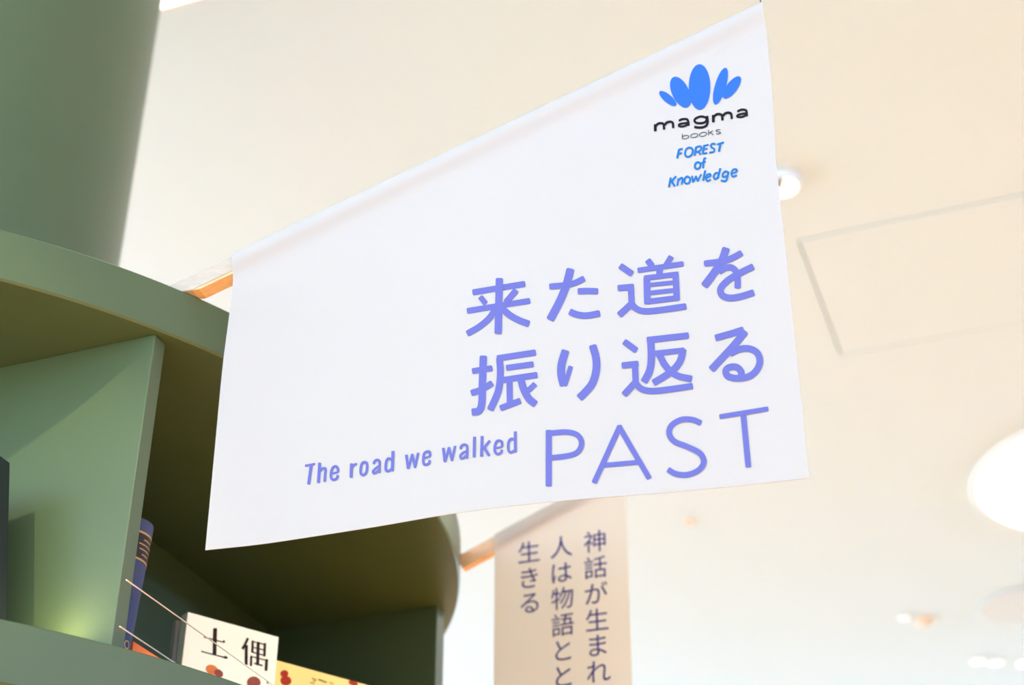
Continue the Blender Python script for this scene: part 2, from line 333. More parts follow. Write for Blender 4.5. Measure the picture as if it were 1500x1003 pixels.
# ------------------------------------------------------------------ the banners
DATA = json.loads(r'''{"kanji_upper":[[35289,99931,35193,100541,35419,99813,35287,100661,41292,99927,41178,100767,41385,100048,41303,100653],[38053,101729,38668,101598,37932,101592,38786,101412,37891,94320,38727,94153,38007,94141,38610,94019],[35977,99376,36331,99651,35974,99216,36466,99598,36544,98298,37035,98677,36679,98246,37032,98518],[40145,99917,40537,99452,39994,99915,40539,99270,38897,98545,39443,97905,38900,98364,39294,97904],[34701,97516,34609,98099,34827,97404,34699,98214,41860,97552,41753,98354,41950,97668,41873,98245],[37746,97732,38192,97332,37601,97705,38219,97150,37498,97523,38121,96975,37348,97242,37967,96688,37195,96984,37788,96387,37014,96743,37564,96091,36786,96502,37299,95811,36522,96261,37006,95544,36235,96031,36691,95292,35935,95820,36359,95060,35618,95636,36005,94854,35273,95467,35636,94674,34909,95302,35269,94509,34645,95179,35010,94387,34596,95021,34859,94451],[38427,97328,38775,97758,38453,97135,38935,97735,38636,96921,39120,97521,38914,96595,39394,97197,39198,96272,39657,96896,39487,95973,39908,96636,39771,95715,40150,96415,40047,95491,40391,96218,40318,95290,40636,96036,40591,95099,40885,95861,40871,94919,41136,95699,41151,94757,41394,95549,41422,94607,41662,95399,41582,94516,41825,95306,41723,94566,41898,95135],[44073,99229,44037,99828,44189,99106,44139,99937,44563,99088,44516,99917,45059,99061,45012,99890,45535,99041,45476,99869,45951,99039,45870,99867,46280,99054,46169,99880,46548,99082,46400,99904,46794,99129,46605,99943,47054,99199,46827,100002,47339,99300,47074,100089,47621,99424,47331,100202,47893,99553,47600,100330,48063,99631,47775,100410,48121,99785,47913,100345],[46182,101771,46813,101476,46021,101661,46897,101253,45927,101257,46804,100854,45801,100690,46675,100285,45671,100140,46537,99709,45524,99608,46377,99136,45358,99089,46198,98583,45178,98580,46006,98045,44981,98069,45798,97509,44765,97548,45569,96963,44522,97012,45313,96402,44254,96462,45036,95837,43972,95906,44754,95277,43764,95492,44548,94863,43805,95263,44369,94809],[47234,98113,47223,98719,47347,97985,47332,98827,47516,97970,47500,98812,47794,97947,47780,98788,48067,97920,48065,98760,48340,97886,48358,98723,48617,97842,48654,98674,48901,97789,48949,98619,49190,97731,49240,98560,49370,97697,49419,98526,49486,97791,49522,98388],[46156,95606,46387,96146,46189,95446,46509,96196,46301,95367,46630,96111,46494,95225,46815,95974,46718,95076,46987,95858,46973,94944,47175,95761,47245,94834,47397,95671,47533,94739,47639,95590,47849,94663,47895,95528,48192,94620,48167,95493,48563,94620,48474,95493,48945,94654,48823,95523,49324,94700,49198,95568,49578,94727,49458,95595,49675,94861,49589,95486],[51832,100985,52138,101454,51863,100803,52288,101453,53043,99601,53468,100246,53192,99601,53497,100065],[51644,97911,51621,98524,51760,97789,51728,98640,53339,97743,53311,98591,53446,97858,53426,98469],[52843,98346,53344,98308,52746,98218,53441,98165,52752,96028,53442,95979,52849,95888,53346,95852],[52931,96239,53273,95732,52802,96278,53277,95574,52708,96187,53184,95484,52556,96039,53031,95336,52399,95888,52872,95183,52229,95726,52698,95018,52040,95549,52505,94838,51836,95360,52300,94648,51625,95167,52090,94455,51501,95052,51965,94340,51483,94875,51818,94363],[52736,96078,53140,96400,52714,95918,53274,96365,52794,95777,53361,96213,52932,95520,53492,95967,53097,95247,53612,95767,53301,94998,53736,95615,53520,94801,53873,95492,53751,94643,54021,95389,54012,94517,54193,95306,54307,94425,54414,95237,54612,94365,54660,95187,54931,94329,54930,95156,55312,94314,55283,95142,55814,94311,55770,95138,56491,94322,56437,95147,57300,94349,57242,95174,58160,94383,58104,95207,58882,94410,58829,95233,58983,94529,58945,95121],[54826,101395,55246,101702,54807,101215,55390,101642,55224,100415,55805,100841,55367,100356,55786,100662],[57522,101790,57913,101429,57386,101758,57929,101257,56779,100714,57322,100216,56796,100542,57187,100184],[53928,100021,53888,100536,54028,99925,53973,100640,58904,100058,58860,100769,58990,100160,58958,100671],[56165,100523,56660,100380,56050,100417,56737,100219,55910,99406,56595,99210,55988,99246,56481,99105],[54576,98888,54547,99399,54674,98789,54634,99500,58286,98785,58254,99491,58373,98884,58350,99392],[54613,99294,55143,99230,54507,99161,55242,99075,54438,95827,55165,95748,54537,95677,55060,95619],[57775,99352,58273,99308,57677,99225,58369,99164,57642,95860,58327,95804,57737,95720,58229,95680],[54897,97973,54881,98379,54974,97892,54952,98456,58047,97817,58031,98378,58118,97894,58107,98298],[54853,96887,54831,97325,54937,96802,54907,97409,57990,96777,57966,97381,58066,96860,58049,97295],[54810,95752,54780,96287,54914,95649,54872,96391,58170,95661,58136,96400,58262,95765,58238,96296],[61204,99771,61184,100382,61318,99652,61291,100500,61674,99649,61650,100497,62151,99642,62126,100489,62615,99643,62575,100489,63036,99662,62966,100507,63390,99702,63285,100542,63695,99754,63552,100589,63980,99821,63801,100648,64277,99910,64063,100727,64593,100031,64341,100833,64903,100176,64627,100967,65204,100326,64925,101116,65401,100421,65125,101213,65463,100580,65265,101150],[63460,101980,64016,101645,63298,101893,64070,101431,63199,101615,63973,101162,63054,101191,63825,100736,62907,100794,63659,100297,62741,100423,63460,99856,62545,100069,63229,99439,62322,99716,62980,99048,62076,99358,62721,98673,61817,98989,62456,98297,61547,98615,62177,97911,61262,98236,61884,97523,60968,97853,61589,97140,60765,97586,61387,96876,60763,97369,61211,96858],[62810,98464,62546,98986,62924,98409,62558,99134,63022,98481,62648,99200,63173,98599,62808,99325,63300,98685,63000,99456,63417,98736,63220,99552,63561,98768,63454,99603,63722,98779,63699,99621,63859,98764,63957,99593,63950,98730,64215,99495,64026,98669,64441,99316,64112,98564,64625,99089,64191,98428,64773,98834,64247,98291,64886,98554,64278,98147,64951,98254,64292,97960,64972,97956,64292,97727,64971,97676,64287,97472,64966,97403,64277,97213,64954,97114,64255,96939,64930,96815,64229,96650,64902,96523,64214,96476,64888,96353,64299,96344,64783,96255],[66361,99172,66539,98567,66218,99247,66466,98406,65956,99141,66202,98301,65582,98995,65831,98155,65205,98841,65469,98007,64833,98673,65115,97848,64459,98494,64754,97675,64081,98303,64394,97493,63715,98098,64063,97307,63387,97874,63780,97119,63097,97632,63535,96920,62833,97375,63323,96714,62606,97095,63168,96523,62431,96779,63087,96378,62343,96419,63061,96270,62349,96056,63062,96158,62428,95724,63089,96043,62568,95430,63131,95954,62769,95192,63199,95874,63010,95012,63318,95784,63273,94881,63481,95703,63552,94792,63666,95642,63845,94744,63871,95607,64150,94734,64111,95599,64464,94750,64387,95613,64796,94783,64691,95643,65158,94839,65024,95694,65544,94919,65392,95770,65932,95006,65779,95856,66201,95064,66051,95915,66291,95206,66183,95819]],
"kanji_lower":[[36380,91607,36981,91478,36261,91480,37096,91301,36250,90609,37082,90431,36236,89564,37065,89389,36223,88580,37050,88408,36214,87735,37040,87574,36218,87054,37042,86912,36231,86502,37053,86363,36235,86060,37056,85883,36216,85691,37033,85449,36178,85385,36984,85067,36131,85167,36912,84738,36079,85039,36794,84446,36040,84989,36593,84188,36003,84972,36295,84049,35887,84969,35995,84041,35676,84991,35760,84066,35534,84997,35642,84070,35463,84871,35541,84203],[35470,89458,35386,90011,35592,89352,35475,90120,37697,89360,37586,90127,37786,89468,37707,90020],[35452,86649,35281,87217,35591,86561,35353,87350,35766,86598,35534,87388,36051,86653,35814,87442,36352,86722,36083,87504,36671,86825,36354,87591,36999,86971,36640,87719,37325,87142,36946,87879,37646,87320,37265,88056,37868,87440,37491,88178,37910,87594,37638,88126],[38246,90627,38163,91218,38374,90513,38259,91333,42486,90630,42385,91442,42581,90746,42508,91332],[38231,91018,38795,90964,38131,90884,38912,90809,38158,90454,38937,90385,38199,89881,38977,89810,38229,89331,39007,89229,38233,88802,39010,88657,38218,88293,38992,88113,38188,87806,38958,87583,38129,87332,38892,87042,38030,86850,38776,86480,37870,86342,38596,85899,37656,85807,38367,85328,37416,85252,38124,84770,37234,84814,37944,84339,37285,84629,37796,84287],[39278,89256,39211,89804,39394,89151,39301,89912,42221,89186,42135,89944,42311,89293,42250,89838],[38894,87748,38816,88324,39018,87639,38910,88440,42662,87745,42565,88542,42756,87859,42686,88433],[39398,87792,39892,87732,39305,87677,39991,87593,39368,84918,40048,84839,39466,84783,39955,84726],[38723,84236,38545,84785,38859,84160,38613,84920,40903,84758,40663,85519,40971,84894,40799,85442],[40593,87894,41153,87985,40517,87729,41295,87857,40566,87513,41344,87634,40645,87142,41421,87269,40735,86759,41500,86930,40847,86382,41592,86619,40980,86022,41701,86318,41126,85675,41824,86025,41290,85341,41955,85757,41474,85024,42088,85527,41685,84742,42227,85339,41903,84509,42391,85163,42103,84313,42583,84974,42215,84198,42702,84851,42360,84210,42711,84680],[42329,87266,42629,86866,42221,87296,42638,86740,42147,87223,42565,86668,42026,87103,42444,86548,41905,86984,42317,86425,41777,86865,42181,86297,41638,86741,42034,86167,41490,86613,41882,86036,41337,86483,41728,85905,41245,86405,41637,85828,41239,86272,41522,85857],[45502,91050,46102,90751,45341,90955,46174,90540,45262,90676,46093,90256,45131,90234,45963,89822,45008,89784,45850,89415,44915,89343,45772,89049,44861,88933,45727,88722,44836,88550,45706,88417,44836,88180,45706,88118,44856,87800,45721,87814,44905,87406,45758,87503,44978,87024,45820,87177,45057,86665,45896,86827,45100,86457,45940,86611,45246,86338,45851,86449],[45780,86296,45434,86476,45875,86348,45395,86598,45934,86533,45453,86784,46020,86803,45540,87054,46108,87081,45626,87329,46198,87374,45714,87617,46291,87688,45804,87926,46385,88015,45897,88251,46480,88347,45992,88584,46549,88587,46060,88825,46506,88710,46154,88881],[48406,91128,48985,91258,48329,90947,49132,91128,48394,90656,49195,90844,48498,90215,49299,90396,48585,89803,49396,89931,48640,89416,49461,89462,48665,89037,49490,89005,48668,88661,49492,88561,48648,88295,49467,88126,48606,87943,49416,87702,48541,87594,49336,87283,48451,87248,49229,86872,48344,86924,49098,86482,48227,86644,48945,86120,48098,86416,48764,85800,47946,86209,48564,85529,47770,86004,48366,85298,47588,85795,48177,85082,47410,85597,47984,84869,47229,85413,47786,84668,47039,85226,47595,84480,46924,85111,47482,84367,46926,84930,47328,84395],[51919,91016,52223,91453,51945,90845,52368,91451,53123,89650,53546,90251,53266,89649,53571,90081],[51757,87921,51726,88496,51870,87811,51827,88609,53453,87831,53415,88627,53555,87944,53528,88516],[52914,88442,53398,88412,52819,88321,53491,88279,52814,85939,53481,85901,52907,85808,53387,85781],[52979,86235,53332,85789,52853,86260,53343,85641,52769,86168,53258,85548,52629,86016,53119,85398,52484,85858,52977,85242,52326,85683,52822,85072,52151,85486,52651,84879,51966,85275,52467,84671,51776,85058,52278,84455,51664,84930,52166,84327,51659,84760,52021,84326],[52811,86014,53214,86301,52783,85866,53342,86265,52856,85732,53419,86121,52979,85490,53537,85889,53128,85231,53645,85700,53313,84995,53756,85558,53515,84808,53878,85445,53728,84658,54010,85352,53971,84540,54166,85275,54245,84451,54376,85206,54523,84384,54608,85150,54820,84336,54855,85109,55195,84308,55188,85083,55709,84300,55675,85075,56423,84317,56373,85090,57287,84357,57232,85129,58210,84406,58156,85177,58994,84445,58943,85215,59092,84557,59055,85112],[54539,90790,54509,91372,54653,90678,54611,91487,58921,90684,58891,91488,59024,90796,59002,91375],[54660,91203,55230,91163,54549,91059,55340,91004,54550,90667,55340,90616,54554,90124,55343,90070,54551,89605,55339,89527,54533,89119,55318,89010,54504,88664,55286,88530,54467,88241,55244,88067,54412,87856,55177,87609,54329,87504,55067,87152,54205,87174,54902,86720,54039,86843,54703,86332,53845,86494,54503,85978,53718,86255,54381,85749,53746,86062,54224,85698],[55212,89040,55186,89551,55313,88941,55277,89652,58381,88959,58353,89666,58472,89059,58452,89568],[58066,89608,58581,89408,57933,89512,58649,89236,57873,89260,58591,88996,57792,88881,58507,88606,57704,88549,58396,88191,57582,88254,58227,87785,57422,87979,58016,87424,57232,87718,57776,87095,56997,87463,57484,86780,56696,87200,57126,86467,56301,86924,56679,86155,55819,86640,56169,85855,55295,86348,55643,85562,54887,86114,55239,85331,54832,85945,55086,85381],[55523,89073,55993,89283,55477,88906,56129,89198,55579,88620,56234,88903,55723,88194,56373,88485,55889,87755,56515,88108,56099,87335,56681,87774,56343,86954,56879,87462,56612,86599,57101,87168,56919,86271,57344,86907,57273,85978,57611,86685,57678,85745,57925,86504,58108,85570,58299,86351,58529,85422,58714,86205,58827,85310,59019,86088,58961,85378,59099,85938],[61783,90090,61690,90688,61912,89994,61782,90825,63542,90300,63399,91127,64767,90579,64609,91406,64854,90719,64741,91315],[64766,91052,65170,90573,64601,91042,65163,90376,64378,90772,64941,90109,64071,90397,64634,89734,63769,90034,64323,89363,63471,89688,64012,89006,63184,89369,63710,88680,62900,89069,63416,88373,62604,88763,63119,88066,62284,88429,62800,87736,61931,88060,62449,87369,61557,87669,62074,86979,61174,87270,61691,86580,60886,86970,61405,86282,60868,86778,61242,86283],[63200,87950,63011,88507,63340,87889,63078,88663,63526,87974,63257,88744,63809,88107,63548,88886,64067,88210,63862,89013,64302,88265,64193,89091,64542,88276,64527,89106,64792,88254,64857,89077,65025,88202,65175,89005,65218,88127,65468,88890,65378,88028,65734,88726,65519,87903,65971,88515,65632,87763,66174,88262,65712,87617,66332,87970,65766,87445,66436,87642,65800,87233,66489,87292,65804,87011,66496,86934,65779,86810,66451,86584,65717,86610,66347,86249,65614,86392,66197,85934,65482,86183,66016,85646,65340,86007,65814,85397,65189,85866,65591,85190,65017,85748,65344,85020,64828,85653,65080,84887,64629,85585,64800,84792,64406,85545,64497,84737,64154,85532,64180,84721,63897,85545,63865,84737,63663,85580,63570,84779,63443,85634,63284,84847,63231,85711,63003,84949,63057,85800,62740,85083,62962,85873,62502,85263,62925,85926,62324,85517,62901,85997,62226,85806,62892,86074,62194,86089,62895,86100,62223,86370,62896,86103,62338,86619,62929,86138,62507,86805,62993,86182,62700,86936,63070,86211,62909,87016,63179,86225,63137,87046,63328,86220,63380,87037,63470,86193,63629,86989,63560,86156,63873,86881,63624,86102,64081,86701,63699,86004,64244,86486,63766,85884,64366,86266,63799,85804,64461,86033,63802,85783,64501,85779,63797,85737,64479,85560,63772,85619,64448,85418,63758,85529,64437,85352,63845,85451,64334,85324]],
"past":[[43653,81225,44122,81165,43561,81118,44213,81036,43529,74672,44166,74599,43618,74548,44076,74496],[43696,80554,43664,81033,43795,80458,43750,81123,44246,80445,44200,81109,44796,80447,44754,81110,45305,80436,45292,81098,45734,80392,45771,81048,46078,80315,46176,80957,46361,80218,46529,80835,46580,80101,46840,80669,46743,79970,47111,80450,46866,79810,47332,80161,46959,79612,47488,79826,47013,79401,47577,79475,47025,79212,47598,79127,46992,79022,47539,78787,46910,78806,47413,78459,46789,78607,47232,78161,46649,78458,47001,77916,46487,78361,46730,77753,46276,78292,46434,77657,46002,78243,46116,77600,45671,78202,45761,77555,45274,78173,45339,77524,44815,78164,44864,77514,44326,78163,44373,77513,43933,78165,43985,77513,43849,78075,43886,77606],[48656,74348,48295,74569,48765,74393,48263,74700,51553,80673,51047,80993,51523,80809,51158,81039],[50994,80839,51354,81042,50967,80704,51467,80986,53805,74418,54294,74692,53914,74366,54266,74564],[49359,76225,49339,76630,49441,76146,49415,76709,53224,76179,53206,76739,53300,76258,53287,76661],[59752,80522,59548,80097,59709,80659,59425,80069,59588,80740,59296,80154,59380,80887,59096,80296,59141,81036,58909,80412,58869,81154,58709,80498,58570,81239,58468,80566,58248,81302,58198,80619,57911,81328,57934,80639,57578,81299,57695,80617,57251,81201,57456,80546,56931,81052,57206,80429,56637,80861,56985,80286,56392,80633,56828,80140,56210,80360,56727,79989,56089,80051,56657,79813,56028,79724,56623,79631,56032,79396,56625,79461,56103,79077,56663,79289,56233,78767,56742,79099,56418,78474,56862,78907,56660,78202,57021,78728,56970,77973,57244,78563,57320,77784,57550,78396,57666,77611,57902,78219,57983,77429,58245,78022,58301,77228,58576,77812,58622,77021,58916,77593,58898,76818,59243,77351,59091,76627,59519,77077,59217,76433,59719,76767,59301,76229,59854,76437,59341,76037,59924,76097,59340,75877,59921,75758,59297,75725,59829,75433,59202,75553,59667,75142,59062,75382,59460,74889,58896,75237,59220,74678,58692,75114,58939,74510,58439,75009,58621,74378,58164,74931,58290,74284,57903,74889,57962,74231,57651,74886,57639,74227,57390,74918,57315,74266,57133,74979,57004,74339,56903,75058,56709,74440,56710,75159,56440,74581,56526,75295,56204,74753,56328,75459,56000,74923,56196,75562,55876,75020,56073,75547,55842,75156],[61545,80652,61516,81061,61629,80578,61588,81146,66486,80865,66454,81432,66559,80948,66536,81356],[63757,80954,64181,80941,63675,80847,64264,80829,63718,74838,64295,74825,63800,74732,64215,74723]],
"road":[[16503,81166,16455,81362,16552,81129,16486,81401,17664,81165,17599,81437,17695,81205,17648,81401],[17091,81308,17352,81229,17037,81265,17399,81156,16895,79030,17256,78923,16942,78957,17202,78880],[18073,81406,18334,81347,18022,81358,18385,81276,18037,79011,18397,78930,18088,78941,18347,78883],[18393,80251,18221,80437,18448,80237,18209,80494,18482,80271,18241,80526,18534,80326,18295,80584,18579,80369,18361,80645,18623,80397,18439,80695,18679,80420,18528,80731,18742,80437,18627,80759,18782,80440,18743,80768,18796,80436,18855,80737,18795,80437,18947,80683,18773,80460,19038,80587,18778,80444,19082,80442,18793,80310,19102,80260,18799,80054,19108,79984,18795,79709,19104,79633,18787,79329,19096,79252,18782,79016,19090,78940,18824,78955,19046,78901],[19660,79720,19617,79888,19703,79690,19643,79923,20450,79730,20391,79963,20476,79764,20434,79932],[20533,79803,20312,79850,20576,79839,20268,79905,20575,79905,20267,79976,20577,80023,20269,80088,20571,80155,20265,80180,20540,80294,20250,80248,20478,80428,20219,80315,20398,80553,20173,80387,20296,80668,20129,80436,20167,80756,20108,80451,20027,80783,20084,80455,19898,80767,20032,80448,19782,80720,19973,80425,19683,80644,19926,80389,19611,80540,19888,80334,19559,80417,19852,80249,19521,80283,19822,80143,19494,80143,19799,80025,19475,79987,19782,79889,19465,79813,19774,79735,19467,79639,19775,79586,19483,79479,19787,79465,19517,79336,19809,79372,19568,79204,19839,79295,19636,79087,19872,79237,19724,78982,19899,79205,19835,78904,19922,79188,19952,78861,19959,79175,20063,78845,20009,79168,20166,78850,20057,79170,20264,78877,20108,79184,20358,78923,20164,79211,20444,78987,20212,79247,20516,79072,20241,79282,20557,79181,20255,79319,20569,79291,20262,79383,20572,79387,20265,79473,20575,79438,20269,79530,20535,79486,20315,79553],[21817,80705,22075,80653,21769,80655,22126,80584,21810,79028,22166,78958,21861,78960,22117,78909],[22097,80026,21913,80168,22153,80032,21897,80229,22183,80085,21925,80278,22228,80171,21972,80368,22270,80239,22032,80464,22312,80281,22115,80548,22363,80307,22221,80601,22436,80324,22328,80626,22528,80337,22426,80640,22586,80348,22479,80650,22608,80398,22531,80615],[23439,80407,23403,80732,23486,80397,23514,80708,23536,80376,23635,80656,23569,80351,23761,80561,23589,80322,23860,80417,23611,80244,23909,80246,23627,80109,23931,80067,23633,79952,23937,79888,23631,79803,23934,79722,23622,79660,23924,79563,23605,79518,23904,79399,23578,79398,23870,79242,23545,79317,23812,79104,23501,79265,23723,78999,23441,79226,23612,78927,23382,79207,23491,78887,23346,79206,23363,78883,23323,79214,23234,78929,23292,79237,23116,79016,23259,79276,23016,79135,23232,79332,22946,79281,23212,79429,22910,79448,23201,79573,22897,79628,23200,79733,22896,79807,23207,79881,22903,79970,23219,80017,22916,80123,23239,80147,22939,80275,23265,80257,22974,80417,23296,80331,23025,80541,23328,80371,23099,80636,23363,80395,23193,80699,23401,80407,23297,80730,23439,80407,23403,80732],[24618,80098,24408,80206,24669,80114,24378,80265,24686,80172,24393,80319,24710,80267,24418,80419,24733,80338,24454,80528,24757,80376,24515,80626,24791,80403,24604,80695,24839,80423,24704,80739,24885,80431,24815,80758,24919,80427,24929,80745,24954,80413,25039,80701,24993,80388,25150,80628,25021,80358,25254,80516,25043,80314,25329,80366,25060,80224,25361,80197,25067,80082,25369,80022,25066,79911,25368,79845,25067,79733,25369,79672,25072,79553,25373,79493,25075,79367,25376,79305,25077,79176,25379,79114,25079,79038,25381,78976,25122,78979,25339,78934],[25137,79931,25252,79744,25080,79949,25240,79688,24992,79900,25152,79639,24866,79832,25026,79571,24742,79760,24912,79506,24633,79686,24819,79442,24543,79608,24743,79377,24464,79526,24681,79313,24400,79438,24640,79256,24356,79334,24626,79223,24358,79209,24626,79207,24402,79090,24636,79182,24467,78990,24651,79157,24555,78910,24653,79156,24658,78873,24643,79160,24749,78876,24658,79160,24830,78899,24701,79172,24911,78933,24759,79197,25001,78985,24831,79238,25097,79051,24918,79299,25193,79122,25013,79368,25254,79165,25075,79413,25261,79223,25132,79401],[26561,81403,26818,81346,26512,81355,26868,81275,26543,79004,26898,78925,26594,78934,26849,78877],[26677,80374,26586,80188,26653,80440,26526,80182,26592,80483,26459,80229,26481,80568,26355,80309,26348,80655,26281,80357,26194,80700,26255,80365,26059,80666,26239,80361,25961,80586,26205,80333,25889,80479,26167,80276,25838,80347,26133,80191,25805,80178,26108,80062,25788,79979,26093,79888,25781,79780,26087,79703,25783,79607,26088,79543,25789,79461,26094,79414,25804,79321,26105,79304,25835,79184,26123,79228,25896,79050,26137,79196,26000,78939,26141,79192,26122,78876,26156,79184,26240,78853,26193,79177,26356,78859,26240,79179,26468,78897,26299,79199,26573,78957,26379,79245,26669,79021,26472,79307,26724,79055,26530,79343,26734,79118,26595,79326],[28132,80629,28361,80618,28097,80576,28414,80561,28371,78923,28687,78908,28424,78866,28651,78856],[28637,78814,28439,78908,28686,78838,28410,78970,29079,80480,28803,80613,29051,80542,28852,80638],[28834,80592,29032,80596,28806,80542,29081,80548,29175,78887,29449,78894,29224,78840,29421,78845],[29385,78807,29185,78891,29432,78835,29154,78952,29737,80512,29459,80630,29706,80573,29506,80659],[30266,79745,30220,79919,30309,79714,30246,79956,30982,79766,30919,80008,31008,79802,30962,79977],[31084,79864,30868,79899,31122,79909,30823,79957,31117,79998,30817,80051,31111,80150,30812,80198,31097,80310,30802,80313,31051,80473,30788,80362,30946,80606,30785,80366,30820,80680,30768,80376,30701,80710,30727,80386,30598,80713,30672,80388,30497,80702,30608,80381,30383,80671,30543,80363,30269,80603,30491,80332,30178,80485,30452,80281,30125,80318,30418,80176,30093,80124,30392,80015,30076,79925,30376,79835,30069,79744,30370,79672,30073,79577,30373,79526,30088,79409,30385,79386,30116,79250,30406,79270,30165,79102,30428,79201,30251,78973,30443,79178,30362,78887,30458,79167,30472,78842,30490,79154,30575,78824,30533,79146,30681,78825,30589,79147,30793,78848,30656,79161,30901,78894,30716,79186,30997,78969,30752,79214,31056,79080,30773,79253,31084,79199,30791,79326,31101,79306,30806,79428,31112,79364,30818,79491,31078,79421,30867,79513],[32329,80681,32555,80666,32293,80629,32606,80608,32520,78992,32832,78971,32571,78934,32795,78920],[32780,78879,32586,78975,32829,78904,32559,79036,33231,80540,32963,80668,33204,80601,33012,80693],[32975,80647,33168,80660,32949,80596,33216,80616,33334,78943,33596,78969,33382,78899,33571,78918],[33536,78876,33344,78952,33582,78906,33315,79012,33894,80594,33626,80701,33865,80654,33672,80731],[34471,80128,34268,80218,34519,80151,34237,80276,34533,80214,34250,80334,34553,80317,34270,80442,34573,80393,34301,80560,34595,80437,34357,80669,34628,80468,34441,80748,34675,80494,34537,80801,34724,80507,34644,80829,34773,80507,34752,80829,34832,80494,34861,80806,34892,80472,34983,80760,34928,80445,35114,80664,34950,80411,35215,80507,34971,80318,35258,80316,34981,80157,35270,80116,34982,79964,35271,79912,34982,79766,35271,79714,34982,79573,35271,79516,34978,79373,35266,79311,34971,79169,35259,79107,34967,79016,35255,78954,35006,78957,35213,78913],[35057,79948,35137,79739,35002,79976,35113,79686,34914,79949,35023,79658,34781,79911,34892,79621,34646,79866,34777,79582,34525,79805,34689,79538,34425,79725,34620,79483,34341,79633,34562,79419,34277,79530,34523,79357,34237,79412,34508,79313,34238,79277,34508,79275,34275,79145,34523,79224,34336,79025,34544,79181,34428,78922,34548,79177,34546,78878,34541,79180,34651,78884,34568,79181,34743,78911,34621,79196,34832,78951,34681,79224,34921,79009,34747,79266,35009,79082,34822,79329,35093,79158,34905,79404,35144,79202,34957,79449,35149,79263,35015,79441],[35780,81478,36015,81435,35735,81429,36060,81369,35735,79038,36058,78980,35781,78973,36013,78931],[36609,81449,36843,81404,36563,81400,36888,81338,36541,79014,36863,78953,36585,78949,36817,78905],[37509,80809,37671,80638,37449,80808,37674,80570,36761,79973,36986,79737,36764,79905,36926,79735],[36850,80001,37047,80101,36838,79928,37113,80067,37375,78881,37649,79019,37441,78847,37637,78946],[38157,79632,38124,79804,38197,79601,38152,79840,38925,79661,38881,79898,38951,79697,38920,79868],[39019,79773,38817,79796,39057,79819,38777,79852,39056,79910,38775,79947,39057,80062,38776,80094,39050,80221,38770,80213,39016,80380,38755,80284,38940,80515,38733,80324,38842,80614,38697,80361,38737,80681,38651,80390,38633,80720,38606,80407,38526,80737,38557,80414,38411,80729,38505,80411,38296,80688,38459,80394,38196,80603,38421,80362,38122,80478,38381,80294,38067,80330,38339,80182,38025,80171,38303,80049,37996,80014,38279,79917,37979,79854,38264,79781,37974,79683,38259,79637,37982,79513,38266,79501,38008,79353,38283,79393,38058,79206,38313,79307,38128,79074,38353,79230,38213,78961,38398,79170,38315,78867,38430,79141,38438,78816,38458,79129,38556,78807,38507,79125,38657,78822,38569,79133,38744,78848,38620,79148,38822,78890,38653,79166,38887,78948,38681,79190,38938,79013,38708,79225,38981,79085,38729,79261,39012,79169,38743,79298,39029,79253,38753,79349,39039,79326,38763,79417,39046,79365,38771,79461,39012,79406,38814,79476],[40210,81474,40438,81445,40166,81422,40483,81382,40183,78988,40497,78949,40227,78926,40453,78898],[40344,80520,40265,80321,40321,80582,40212,80306,40267,80616,40152,80343,40168,80682,40058,80405,40051,80747,39989,80444,39919,80778,39951,80453,39796,80751,39921,80446,39696,80687,39880,80420,39614,80599,39837,80375,39548,80490,39800,80313,39500,80358,39768,80226,39467,80209,39743,80110,39446,80053,39724,79978,39434,79899,39714,79842,39429,79740,39709,79700,39432,79568,39712,79549,39448,79396,39724,79414,39482,79240,39746,79311,39537,79104,39777,79235,39613,78979,39812,79177,39721,78875,39841,79149,39864,78819,39857,79143,40010,78845,39901,79151,40140,78912,39992,79198,40258,78986,40106,79269,40331,79028,40183,79313,40348,79089,40242,79295]],
